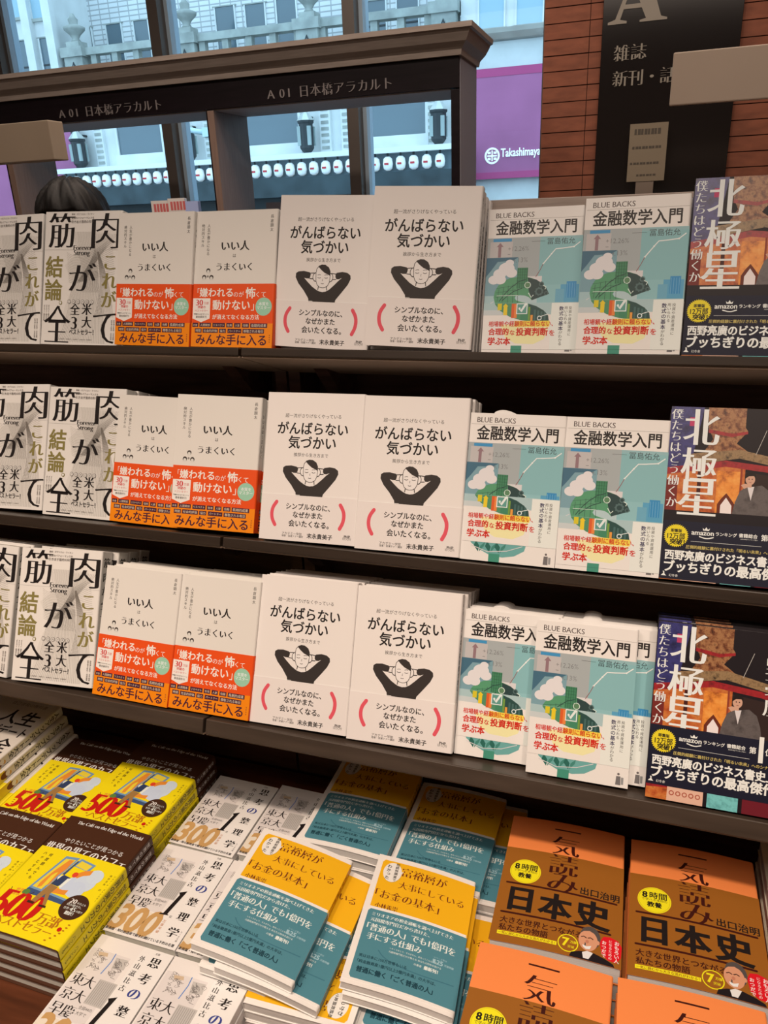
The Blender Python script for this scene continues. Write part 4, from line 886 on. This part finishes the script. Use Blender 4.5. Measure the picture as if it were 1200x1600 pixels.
# ------------------------------------------------------------------ room shell
PLAST = M('warm_plaster', alb=(.55, .46, .38), rough=.8, noise=.05, nscale=6)
CEIL = M('ceiling_paint', alb=(.62, .58, .53), rough=.9, noise=.03, nscale=5)
FLOOR = M('floor_stone', alb=(.22, .17, .13), rough=.4, noise=.15, nscale=7)
def struct(name, mb): o = mb.build(name); o['kind'] = 'structure'; return o
mb = MB(); mb.box(-4.2, 3.2, -3.2, 3.75, -.05, 0, FLOOR); struct('floor', mb)
mb = MB(); mb.box(-4.2, 3.2, -3.2, 3.75, 3.0, 3.05, CEIL); struct('ceiling', mb)
mb = MB(); mb.box(-4.3, -4.2, -3.2, 3.75, 0, 3.0, PLAST); struct('wall_left', mb)
mb = MB(); mb.box(3.2, 3.3, -3.2, 3.75, 0, 3.0, PLAST); struct('wall_right', mb)
mb = MB(); mb.box(-4.3, 3.3, -3.3, -3.2, 0, 3.0, PLAST); struct('wall_back', mb)
# brick pier
BR = base_mat('brick_terracotta', (.155, .050, .027), .75, 'brick_terracotta', noise=.2, nscale=14, bump=.2, stretch=(1, 1, 3)); MORT = M('brick_joint', alb=(.035, .014, .010), rough=.9)
mb = MB(); mb.box(-.438, 1.6, 3.206, 3.75, 0, 3.0, MORT)
zz = .004; row = 0
while zz < 2.99:
    cuts = [-.442, -.284, .09, .41, .74, 1.07, 1.40, 1.605] if row % 2 == 0 else [-.442, -.284, .06, .36, .70, 1.03, 1.36, 1.605]
    for a_, b_ in zip(cuts, cuts[1:]):
        dy = rng.uniform(-.0012, .0012); mb.box(a_+.0012, b_-.0012, 3.2+dy, 3.212, zz, min(2.998, zz+.0462), BR)
    mb.box(-.442, -.437, 3.212, 3.74, zz, min(2.998, zz+.0462), BR)
    zz += .0495; row += 1
struct('wall_brick', mb)
mb = MB(); mb.box(1.6, 3.2, 3.55, 3.75, 0, 3.0, PLAST); struct('wall_front', mb)
# window: sill wall, frame, mullions, glass
FRM = M('window_frame_bronze', alb=(.075, .062, .055), rough=.4, metal=.2); FRM_LIT = M('frame_blue_lit_side', alb=(.30, .38, .46), rough=.35, metal=.3)  # second tone paints blue daylight on the mullion sides
mb = MB(); mb.box(-4.2, -.438, 3.56, 3.75, 0, .40, PLAST); struct('wall_window', mb)
mb = MB(); mb.box(-4.2, -.438, 3.58, 3.70, .40, .46, FRM); mb.box(-4.2, -.438, 3.58, 3.70, 2.92, 3.0, FRM)
for x in (-4.19, -3.24, -2.308, -1.354, -.50):
    mb.box(x, x+.054, 3.60, 3.68, .46, 2.92, FRM); mb.box(x+.048, x+.072, 3.66, 3.74, .46, 2.92, FRM_LIT); mb.box(x-.006, x+.0, 3.66, 3.74, .46, 2.92, FRM_LIT)  # bluish strips beside each mullion are its painted daylit sides
struct('window_frame', mb)
gm = bpy.data.materials.new('window_glass'); gm.use_nodes = True; nt = gm.node_tree; nt.nodes.clear()
go = nt.nodes.new('ShaderNodeOutputMaterial'); tr = nt.nodes.new('ShaderNodeBsdfTransparent'); gl = nt.nodes.new('ShaderNodeBsdfGlossy'); fx = nt.nodes.new('ShaderNodeMixShader'); fr = nt.nodes.new('ShaderNodeFresnel'); fr.inputs[0].default_value = 1.25
tr.inputs[0].default_value = (.90, .96, .97, 1); gl.inputs['Roughness'].default_value = .02
nt.links.new(fr.outputs[0], fx.inputs[0]); nt.links.new(tr.outputs[0], fx.inputs[1]); nt.links.new(gl.outputs[0], fx.inputs[2]); nt.links.new(fx.outputs[0], go.inputs[0])
mb = MB(); mb.box(-4.19, -.44, 3.695, 3.701, .46, 2.92, gm); struct('window_1', mb)

# dark glossy wall panel with lettering
pl = empty('wall_sign', (-.0175, 3.196, 1.2)); tag(pl, 'tall dark glossy sign panel with a large A on the brick pier', 'sign')
mb = MB(); mb.box(-.2225, .2225, -.022, 0, 0, 1.45, M('sign_black_gloss', alb=(.006, .0045, .0045), rough=.13, spec=.45)); pn = mb.build('panel', pl, .001)
LET = M('sign_letter', alb=(.17, .15, .125), rough=.5)
letters('雑誌', -.18, -.0225, .697, .056, .054, MIN, LET, pl)
letters('新刊・話題', -.18, -.0225, .619, .0525, .054, MIN, LET, pl)
mb = MB()   # big roman A with serifs
A_ = [[(0, 0), (.062, 0), (.062, .007), (.040, .012), (.050, .042), (.108, .042), (.124, .010), (.104, .006), (.104, 0), (.192, 0), (.192, .006), (.172, .012), (.105, .192), (.092, .192), (.024, .014), (0, .007)], ]
hole = [(.054, .055), (.077, .118), (.103, .055)]
outer = A_[0]
bmA = bmesh.new()
for ring in (outer, hole):
    vv = [bmA.verts.new((x, 0, z)) for x, z in ring]
    for i in range(len(vv)): bmA.edges.new((vv[i], vv[(i+1) % len(vv)]))
bmesh.ops.triangle_fill(bmA, use_beauty=True, use_dissolve=False, edges=bmA.edges[:])
g_ = bmesh.ops.extrude_face_region(bmA, geom=bmA.faces[:]); bmesh.ops.translate(bmA, verts=[v for v in g_['geom'] if isinstance(v, bmesh.types.BMVert)], vec=(0, -.003, 0))
bmesh.ops.recalc_face_normals(bmA, faces=bmA.faces[:])
me = bpy.data.meshes.new('capital_letter'); bmA.to_mesh(me); bmA.free(); me.materials.append(LET)
o = bpy.data.objects.new('capital_letter', me); link(o, pl); o.location = (-.205, -.0225, .805)
# notice on a small stand in front of the panel
ns = empty('notice_stand', (-.061, 3.125, 0)); tag(ns, 'small cream printed notice on a post before the dark sign panel', 'notice')
NT = M('notice_paper', alb=(.15, .12, .085), rough=.7); NI = M('notice_ink', alb=(.05, .04, .03), rough=.6)
mb = MB(); mb.box(-.062, .064, -.004, .004, 1.505, 1.690, NT)
for z, x0, x1, h in ((1.655, -.046, .052, .018), (1.610, -.05, .058, .008), (1.560, -.054, .05, .007), (1.522, -.03, .045, .006)):
    nb = int((x1-x0)/.011)
    for k in range(nb): mb.box(x0+.011*k, x0+.011*k+.0075+.002*(k % 2), -.0046, -.004, z, z+h, NI)
mb.build('notice_card', ns)
mb = MB(); mb.box(-.030, .030, -.002, .01, .012, 1.505, M('stand_tan', alb=(.13, .10, .08), rough=.5)); mb.build('post', ns)
mb = MB(); mb.box(-.10, .10, -.04, .04, 0, .012, M('stand_tan')); mb.build('foot', ns)
# low wooden cabinet under the window and pier
lc = empty('low_cabinet', (.1, 2.98, 0)); tag(lc, 'brown wooden cabinet top edge below the brick pier', 'cabinet')
mb = MB(); mb.box(-.72, .9, -.08, .08, 1.425, 1.463, WOOD_C); mb.build('worktop', lc, .002)
mb = MB(); mb.box(-.70, .88, -.06, .075, .06, 1.425, WOOD_P); mb.build('body', lc)
mb = MB(); mb.box(-.68, .86, -.045, .07, 0, .06, EBONY); mb.build('plinth', lc)
for x in (-.69, -.165, .36):
    mb = MB(); mb.box(x, x+.515, -.078, -.06, .10, 1.40, WOOD_P); d_ = mb.build('door', lc, .002)
    mb = MB(); mb.tube((x+.48, -.095, .85), (x+.48, -.095, .97), .006, SILV); mb.box(x+.475, x+.485, -.095, -.078, .86, .87, SILV); mb.box(x+.475, x+.485, -.095, -.078, .95, .96, SILV); mb.build('handle', d_)

# ------------------------------------------------------------------ person behind the display (only hair shows above the books)
def skin_body(name, verts, edges, radii, mat, parent=None, sub=2, root=0):
    me = bpy.data.meshes.new(name); me.from_pydata(verts, edges, []); o = bpy.data.objects.new(name, me); link(o, parent)
    me.materials.append(mat); o.modifiers.new('skin', 'SKIN'); lay = me.skin_vertices[0].data if me.skin_vertices else None
    if lay is None:
        bm = bmesh.new(); bm.from_mesh(me); bm.verts.layers.skin.verify(); bm.to_mesh(me); bm.free(); lay = me.skin_vertices[0].data
    for i, r_ in enumerate(radii): lay[i].radius = r_ if isinstance(r_, tuple) else (r_, r_); lay[i].use_root = (i == root)
    s_ = o.modifiers.new('smooth', 'SUBSURF'); s_.levels = sub; s_.render_levels = sub
    for p in me.polygons: p.use_smooth = True
    return o
H = 1.555; PX, PY = -1.572, 1.96
V = [(0, 0, .86), (0, .0, 1.02), (0, .0, 1.18), (0, 0, 1.285), (0, -.005, 1.345), (0, -.012, 1.40), (0, -.015, 1.455),
     (.16, 0, 1.26), (.20, -.02, 1.02), (.16, -.18, .92), (.13, -.25, .93), (-.16, 0, 1.26), (-.20, -.02, 1.02), (-.16, -.18, .92), (-.13, -.25, .93),
     (.09, 0, .80), (.095, -.01, .45), (.095, .01, .08), (.10, -.13, .03), (-.09, 0, .80), (-.095, -.01, .45), (-.095, .01, .08), (-.10, -.13, .03)]
Ed = [(0, 1), (1, 2), (2, 3), (3, 4), (4, 5), (5, 6), (3, 7), (7, 8), (8, 9), (9, 10), (3, 11), (11, 12), (12, 13), (13, 14), (0, 15), (15, 16), (16, 17), (17, 18), (0, 19), (19, 20), (20, 21), (21, 22)]
Rd = [(.15, .11), (.13, .095), (.15, .10), (.12, .08), .048, (.066, .082), (.070, .085), .055, .042, .033, .028, .055, .042, .033, .028, .08, .055, .038, .03, .08, .055, .038, .03]
hm = empty('person', (PX, PY, 0)); tag(hm, 'person with short black hair standing behind the display, only hair showing', 'person')
SK_ = M('skin', alb=(.50, .30, .21), rough=.55); DK_ = M('dark_clothes', alb=(.03, .03, .04), rough=.8, noise=.2, nscale=30); HR_ = M('black_hair', alb=(.006, .0045, .0045), rough=.55, noise=.5, nscale=60, stretch=(1, 1, .15), bump=.6)
skin_body('body', V, Ed, Rd, SK_, hm)
# hands: palm continues the forearm, five fingers each
for sg in (1, -1):
    hv = [(sg*.13, -.25, .93), (sg*.115, -.30, .925)]; he = [(0, 1)]; hr = [.022, .026]
    for k, ln_ in enumerate((.052, .060, .056, .044)):
        b_ = len(hv); fx_ = sg*(.140-.018*k)
        hv += [(fx_, -.325, .925), (fx_, -.325-ln_*.55, .918), (fx_, -.325-ln_, .898)]; he += [(1, b_), (b_, b_+1), (b_+1, b_+2)]; hr += [.009, .0085, .007]
    b_ = len(hv); hv += [(sg*.082, -.285, .922), (sg*.068, -.315, .915)]; he += [(1, b_), (b_, b_+1)]; hr += [.010, .008]
    skin_body('hand', hv, he, hr, SK_, hm, 1)
skin_body('coat', [(0, 0, .72), (0, 0, .90), (0, 0, 1.05), (0, 0, 1.20), (0, 0, 1.295), (.17, 0, 1.255), (.205, -.02, 1.02), (.165, -.16, .925), (-.17, 0, 1.255), (-.205, -.02, 1.02), (-.165, -.16, .925)], [(0, 1), (1, 2), (2, 3), (3, 4), (4, 5), (5, 6), (6, 7), (4, 8), (8, 9), (9, 10)], [(.175, .13), (.165, .125), (.15, .11), (.165, .115), (.11, .085), .07, .055, .045, .07, .055, .045], DK_, hm)
for sg in (1, -1): skin_body('trouser_leg', [(sg*.088, 0, .84), (sg*.094, -.01, .45), (sg*.095, .005, .09)], [(0, 1), (1, 2)], [.095, .07, .056], DK_, hm)
# hair cap: noisy strands over the skull
bm = bmesh.new(); bmesh.ops.create_icosphere(bm, subdivisions=5, radius=1)
for v in bm.verts:
    p = v.co.copy(); n_ = 1+.035*math.sin(9*math.atan2(p.y, p.x)+5*p.z)+.02*math.sin(23*math.atan2(p.y, p.x)+3*p.z)
    v.co = Vector((p.x*.098*n_, p.y*.108*n_, p.z*.118*n_ if p.z > -.2 else p.z*.15*n_))
bmesh.ops.delete(bm, geom=[v for v in bm.verts if v.co.z < -.10 or (v.co.y < -.055 and v.co.z < .025)], context='VERTS')
me = bpy.data.meshes.new('hair'); bm.to_mesh(me); bm.free(); me.materials.append(HR_)
for p in me.polygons: p.use_smooth = True
o = bpy.data.objects.new('hair', me); link(o, hm); o.location = (0, -.012, 1.447); o.modifiers.new('thickness', 'SOLIDIFY').thickness = .006
# face: nose, eyes, mouth, ears
FE = M('eye_dark', alb=(.02, .015, .012), rough=.3); LP = M('lips', alb=(.38, .14, .12), rough=.5)
mb = MB(); mb.add([(0, -.118, 1.428), (-.013, -.098, 1.398), (.013, -.098, 1.398), (0, -.124, 1.402), (0, -.095, 1.435)], [(0, 1, 3), (0, 3, 2), (1, 2, 3), (0, 4, 1), (0, 2, 4)], SK_); mb.build('nose', hm)
for sg in (1, -1):
    mb = MB(); mb.lathe([(.001, -.004), (.009, -.002), (.009, .002), (.001, .004)], (sg*.03, -.092, 1.428), FE, 12); mb.build('eye', hm)
    mb = MB(); mb.lathe([(.004, -.026), (.012, -.012), (.014, .010), (.005, .026)], (sg*.078, -.01, 1.42), SK_, 10); mb.build('ear', hm)
mb = MB(); mb.box(-.02, .02, -.098, -.090, 1.372, 1.378, LP); mb.build('mouth', hm, .002)

# ------------------------------------------------------------------ street and the building opposite
STONE = M('pale_stone', alb=(.66, .68, .68), rough=.85, noise=.08, nscale=3, bump=.2); STONE2 = M('weathered_stone', alb=(.34, .36, .34), rough=.85, noise=.25, nscale=4)
WIN = M('dark_window_glass', alb=(.10, .14, .17), rough=.12, spec=.7); WINL = M('bright_window_blind', alb=(.34, .50, .60), rough=.3)
IRON = M('dark_bronze', alb=(.045, .05, .055), rough=.5, metal=.3); PURP = M('purple_banner', alb=(.40, .13, .27), rough=.6, noise=.12, nscale=1.2); MAG = M('magenta_banner', alb=(.45, .07, .20), rough=.6)
AWN = M('dark_awning', alb=(.05, .07, .08), rough=.6, noise=.3, nscale=3); GLOW = M('lantern_white', alb=(.85, .92, .95), rough=.5, emit=.25); LRED = M('lantern_red', alb=(.6, .05, .06), rough=.5)
ROAD = M('asphalt', alb=(.06, .065, .07), rough=.9, noise=.2, nscale=10); PAVE = M('pavement', alb=(.25, .26, .27), rough=.9, noise=.1, nscale=5)
mb = MB(); mb.box(-40, 25, 3.8, 30, -.16, -.15, ROAD); struct('ground_road', mb)
mb = MB(); mb.box(-40, 25, 11.5, 14, -.15, -.02, PAVE); mb.box(-40, 25, 3.8, 5.8, -.15, -.02, PAVE); struct('ground_pavement', mb)
FY = 14.0; fo = (-6.5, FY, 0)
bd = empty('store_building', fo); tag(bd, 'pale stone department store across the street, seen through the window', 'building')
def bpart(name, mb, parent=bd): return loc(mb, fo).build(name, parent)
mb = MB(); mb.box(-24, 12, FY, FY+.6, 0, 3.86, STONE); bpart('lower_wall', mb)
# upper wall, set back, with tile joints
UY = 15.0
def S15(x, z): k = UY/FY; return x*k, 1.45+(z-1.45)*k
TILE = bpy.data.materials.new('white_tile'); TILE.use_nodes = True; nt = TILE.node_tree; b_ = nt.nodes['Principled BSDF']; tc = nt.nodes.new('ShaderNodeTexCoord'); mp = nt.nodes.new('ShaderNodeMapping'); bk = nt.nodes.new('ShaderNodeTexBrick')
mp.inputs['Rotation'].default_value = (PI/2, 0, 0); bk.inputs['Color1'].default_value = (.68, .69, .70, 1); bk.inputs['Color2'].default_value = (.62, .63, .64, 1); bk.inputs['Mortar'].default_value = (.36, .37, .38, 1); bk.inputs['Scale'].default_value = 1.0
bk.inputs['Mortar Size'].default_value = .012; bk.inputs['Brick Width'].default_value = .22; bk.inputs['Row Height'].default_value = .085; bk.offset = 0
nt.links.new(tc.outputs['Object'], mp.inputs[0]); nt.links.new(mp.outputs[0], bk.inputs[0]); nt.links.new(bk.outputs[0], b_.inputs['Base Color']); b_.inputs['Roughness'].default_value = .5
mb = MB(); mb.box(-24, 12, UY, UY+.5, 3.8, 11, TILE); bpart('upper_wall', mb)
mb = MB(); mb.box(-24, 12, FY+.5, UY+.1, 3.70, 3.86, STONE2); bpart('terrace_slab', mb)
# left wing standing forward with piers
mb = MB(); mb.box(-24, -10.95, FY-.02, UY+.1, 3.86, 11, STONE)
for x in (-12.22, -11.52, -11.02): mb.box(x-.09, x+.09, FY-.16, FY-.02, 3.86, 11, STONE)
bpart('left_wing', mb)
def window(x0, x1, z0, z1, y, glass=WIN, fr=.05, blind=False):
    mb = MB(); mb.box(x0-fr, x1+fr, y-.05, y+.02, z0-fr, z0, STONE2); mb.box(x0-fr, x1+fr, y-.03, y+.02, z1, z1+.02, STONE2); mb.box(x0-fr*.5, x0, y-.03, y+.02, z0, z1, STONE); mb.box(x1, x1+fr*.5, y-.03, y+.02, z0, z1, STONE)
    zm = z0+(z1-z0)*.35
    mb.box(x0, x1, y-.02, y+.01, zm-.015, zm+.015, IRON)
    o = bpart('window', mb)
    mb = MB(); mb.box(x0, x1, y-.012, y+.012, z0, z1, glass); bpart('pane', mb, o).location = (0, 0, 0)
    c_ = o.children[0]
    return o
def reveal(x0, x1, z0, z1, y, glass=WIN): return window(x0, x1, z0, z1, y, glass)
for x0, x1, z0, z1, g in ((-11.93, -11.60, 5.06, 6.3, WINL), (-11.42, -11.12, 5.0, 6.3, WINL), (-11.88, -11.68, 4.0, 4.68, WIN), (-11.36, -11.10, 4.0, 4.68, WIN)): reveal(x0, x1, z0, z1, FY-.02, g)
for x0, x1, z0, z1 in ((-9.86, -9.55, 4.05, 4.76), (-9.27, -8.98, 4.05, 4.76), (-8.62, -8.36, 4.05, 4.78), (-7.60, -7.24, 4.05, 4.80), (-7.02, -6.66, 4.05, 4.78), (-6.43, -6.08, 4.05, 4.80), (-4.86, -4.50, 4.05, 4.60), (-4.30, -3.95, 4.05, 4.60), (-10.45, -10.2, 4.2, 4.75)):
    (a0, c0), (a1, c1) = S15(x0, z0), S15(x1, z1); reveal(a0, a1, c0, c1, UY, WIN)
for x0, x1 in ((-2.95, -2.56), (-2.36, -1.96)):
    reveal(x0, x1, 4.03, 6.0, FY+.05, WINL)
mb = MB(); mb.box(-3.25, 6, FY+.0, FY+.6, 3.86, 7, STONE); bpart('right_wing', mb)
for x0, x1 in ((-2.95, -2.56), (-2.36, -1.96)): reveal(x0, x1, 4.03, 6.0, FY-.01, WINL)
mb = MB(); mb.prism([(FY-.22, 3.99), (FY-.20, 3.93), (FY-.10, 3.86), (FY, 3.84), (FY, 4.0)], -24, 12, STONE2); bpart('cornice', mb)
# balustrade on the terrace edge
mb = MB(); mb.box(-10.9, -3.3, FY-.06, FY+.14, 4.32, 4.44, STONE2); bpart('balustrade_rail', mb)
x = -10.75
while x < -3.4:
    mb = MB(); mb.box(x, x+.12, FY-.02, FY+.10, 3.98, 4.32, STONE2); bpart('baluster', mb); x += .46
for i, x in enumerate((-10.61, -8.23, -5.87, -3.51)):
    mb = MB(); mb.box(x-.20, x+.20, FY-.12, FY+.2, 3.86, 4.30, STONE2); mb.box(x-.24, x+.24, FY-.16, FY+.24, 4.30, 4.46, STONE2); mb.box(x-.14, x+.14, FY-.08, FY+.18, 4.46, 4.56, STONE2)
    mb.prism([(x-.10, 4.02), (x+.10, 4.02), (x, 4.22)], FY-.135, FY-.12, IRON, 'y'); mb.prism([(x-.055, 4.045), (x+.055, 4.045), (x, 4.16)], FY-.145, FY-.135, STONE2, 'y')
    bpart('balustrade_pier', mb)
    mb = MB(); mb.lathe([(.05, 0), (.09, .02), (.06, .06), (.10, .12), (.19, .20), (.20, .24), (.15, .26), (.08, .29), (.09, .37), (.06, .40), (.03, .46)], (0, 0, 0), STONE2, 16); u_ = mb.build('stone_urn'); u_.location = (x, FY+.05, 4.5605)
    tag(u_, 'stone urn on the balustrade across the street, %s from left' % ordinal(i), 'urn', 'stone urns on the balustrade')
# ground floor: show windows between pilasters
for x0, x1 in ((-9.94, -8.98), (-7.49, -6.17), (-5.00, -3.85)):
    mb = MB(); mb.box(x0-.06, x1+.06, FY-.10, FY, 2.42, 2.60, STONE); mb.box(x0-.05, x0, FY-.06, FY, 2.6, 3.2, STONE); mb.box(x1, x1+.05, FY-.06, FY, 2.6, 3.2, STONE); o = bpart('show_window', mb)
    mb = MB(); mb.box(x0, x1, FY-.03, FY+.02, 2.60, 3.3, WIN); bpart('pane', mb, o).location = (0, 0, 0)
for x in (-10.35, -8.55, -7.95, -5.65, -5.25, -3.72):
    mb = MB(); mb.box(x-.10, x+.10, FY-.09, FY, 2.3, 3.84, STONE)
    for k in range(14): mb.box(x-.07, x+.07, FY-.10, FY-.09, 2.36+.10*k, 2.41+.10*k, STONE2)
    bpart('pilaster', mb)
mb = MB(); mb.box(-10.72, -3.1, FY-1.0, FY, 2.28, 2.36, M('canopy_white_trim', alb=(.86, .90, .90), rough=.5)); bpart('canopy_top', mb)
mb = MB(); mb.box(-10.72, -3.1, FY-.95, FY, 1.70, 2.00, AWN); mb.box(-10.72, -3.1, FY-.80, FY-.02, 2.00, 2.28, M('lantern_back', alb=(.16, .22, .26), rough=.6)); bpart('canopy_fascia', mb)
mb = MB(); mb.box(-10.72, -3.1, FY-.05, FY-.01, 0, 1.70, M('dark_shopfront', alb=(.02, .03, .035), rough=.3)); bpart('shopfront', mb)
for i in range(34):
    x = -10.58+.218*i; kf = (FY-.92)/FY
    r_ = empty('paper_lantern', (x, FY-.90, 2.02)); tag(r_, 'white lantern with red mark, %s from the left in the canopy row' % ordinal(i), 'lantern', 'white lanterns along the canopy')
    if i == 0:
        mb = MB(); mb.lathe([(.03, 0), (.07, .03), (.082, .10), (.07, .18), (.035, .21)], (0, 0, 0), GLOW, 14); L0 = mb.build('shade', r_)
        mb = MB(); mb.lathe([(.018, .21), (.018, .2595)], (0, 0, 0), IRON, 8); L1 = mb.build('hanger', r_)
        mb = MB(); mb.box(-.035, .035, -.088, -.076, .085, .115, LRED); L2 = mb.build('red_mark', r_)
    else:
        for q in (L0, L1, L2):
            c_ = q.copy(); COL.objects.link(c_); c_.parent = r_
# big hanging bronze lamps
for i, x in enumerate((-10.68, -8.27, -5.92, -3.56)):
    r_ = empty('wall_lantern', (x, FY-.30, 2.36)); tag(r_, 'dark bronze hanging lamp on the facade, %s from left' % ordinal(i), 'lamp', 'bronze lamps on the facade')
    if i == 0:
        mb = MB(); mb.lathe([(.02, 0), (.10, .08), (.13, .12), (.13, .50), (.15, .52), (.15, .55)], (0, 0, 0), IRON, 8, False); W0 = mb.build('lamp_body', r_)
        mb = MB(); mb.lathe([(.16, .55), (.12, .60), (.05, .68), (.012, .84), (.004, .88)], (0, 0, 0), M('pale_metal_cap', alb=(.55, .58, .56), rough=.3, metal=.4), 8, False); W1 = mb.build('lamp_cap', r_)
        mb = MB(); mb.tube((0, 0, .62), (0, .30, .62), .02, IRON); W2 = mb.build('wall_bracket', r_)
        mb = MB()
        for k in range(4): a_ = PI/4+PI/2*k; mb.box(.132*math.cos(a_)-.03, .132*math.cos(a_)+.03, .132*math.sin(a_)-.02, .132*math.sin(a_)+.02, .16, .46, M('lamp_glass', alb=(.30, .36, .36), rough=.2))
        W3 = mb.build('lamp_glass', r_)
    else:
        for q in (W0, W1, W2, W3):
            c_ = q.copy(); COL.objects.link(c_); c_.parent = r_
# banners
bn = empty('store_banner', (-1.6, FY-.12, 1.84)); tag(bn, 'purple banner with a round emblem and white store lettering', 'banner')
mb = MB(); mb.box(-1.44, 1.9, 0, .05, .10, 1.60, PURP); mb.box(-1.44, 1.9, -.006, 0, 1.50, 1.62, MAG); mb.build('cloth', bn)
mb = MB(); mb.box(-1.44, 1.9, -.03, .06, .0, .10, MAG); mb.build('hem', bn)
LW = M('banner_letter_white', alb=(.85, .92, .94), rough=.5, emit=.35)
o = text_mesh('Takashimaya', .645, .165, BOLD, LW, .01).build('lettering', bn); o.location = (-.955, -.008, .285)
mb = MB(); nn = 32; ring = []
vs = []; fs = []
for k in range(nn):
    a_ = 2*PI*k/nn
    for rr_ in (.125, .095): vs.append((rr_*math.cos(a_), 0, rr_*math.sin(a_)))
for k in range(nn): fs.append((2*k, 2*((k+1) % nn), 2*((k+1) % nn)+1, 2*k+1))
mb.add(vs, fs, LW); mb.box(-.012, .012, -.002, .002, -.08, .08, LW); mb.box(-.08, .08, -.002, .002, -.012, .012, LW)
for a_, b_ in ((-.05, .045), (.05, .045), (-.05, -.045), (.05, -.045)): mb.box(a_-.024, a_+.024, -.002, .002, b_-.018, b_+.018, LW)
o = mb.build('emblem', bn); o.location = (-1.10, -.012, .35); o.modifiers.new('thickness', 'SOLIDIFY').thickness = .008
ln_ = empty('purple_banner', (-12.3, FY-.2, .9)); tag(ln_, 'plain purple banner at the left end of the facade', 'banner')
mb = MB(); mb.box(-2.5, 1.42, 0, .06, 0, 2.28, PURP); mb.build('cloth', ln_)
mb = MB(); mb.box(1.42, 1.545, .0, .1, 0, 2.2, IRON); mb.build('edge_pole', ln_)
# street pole
PLM = M('pole_paint', alb=(.55, .72, .78), rough=.4)
sp_ = empty('street_pole', (-5.46, 9.0, -.02)); tag(sp_, 'pale blue street pole standing outside the window', 'street pole')
mb = MB(); mb.tube((0, 0, 0), (-.02, 0, 2.62), .075, PLM, 16); mb.build('pole', sp_)
mb = MB(); mb.tube((-.02, 0, 2.45), (.30, 0, 2.38), .03, PLM); mb.box(.26, .40, -.05, .05, 2.34, 2.44, PLM); mb.build('arm', sp_)
mb = MB(); mb.lathe([(.13, 0), (.13, .06), (.08, .10)], (0, 0, 0), PLM, 16); mb.build('base', sp_)

bpy.data.objects.remove(_to)
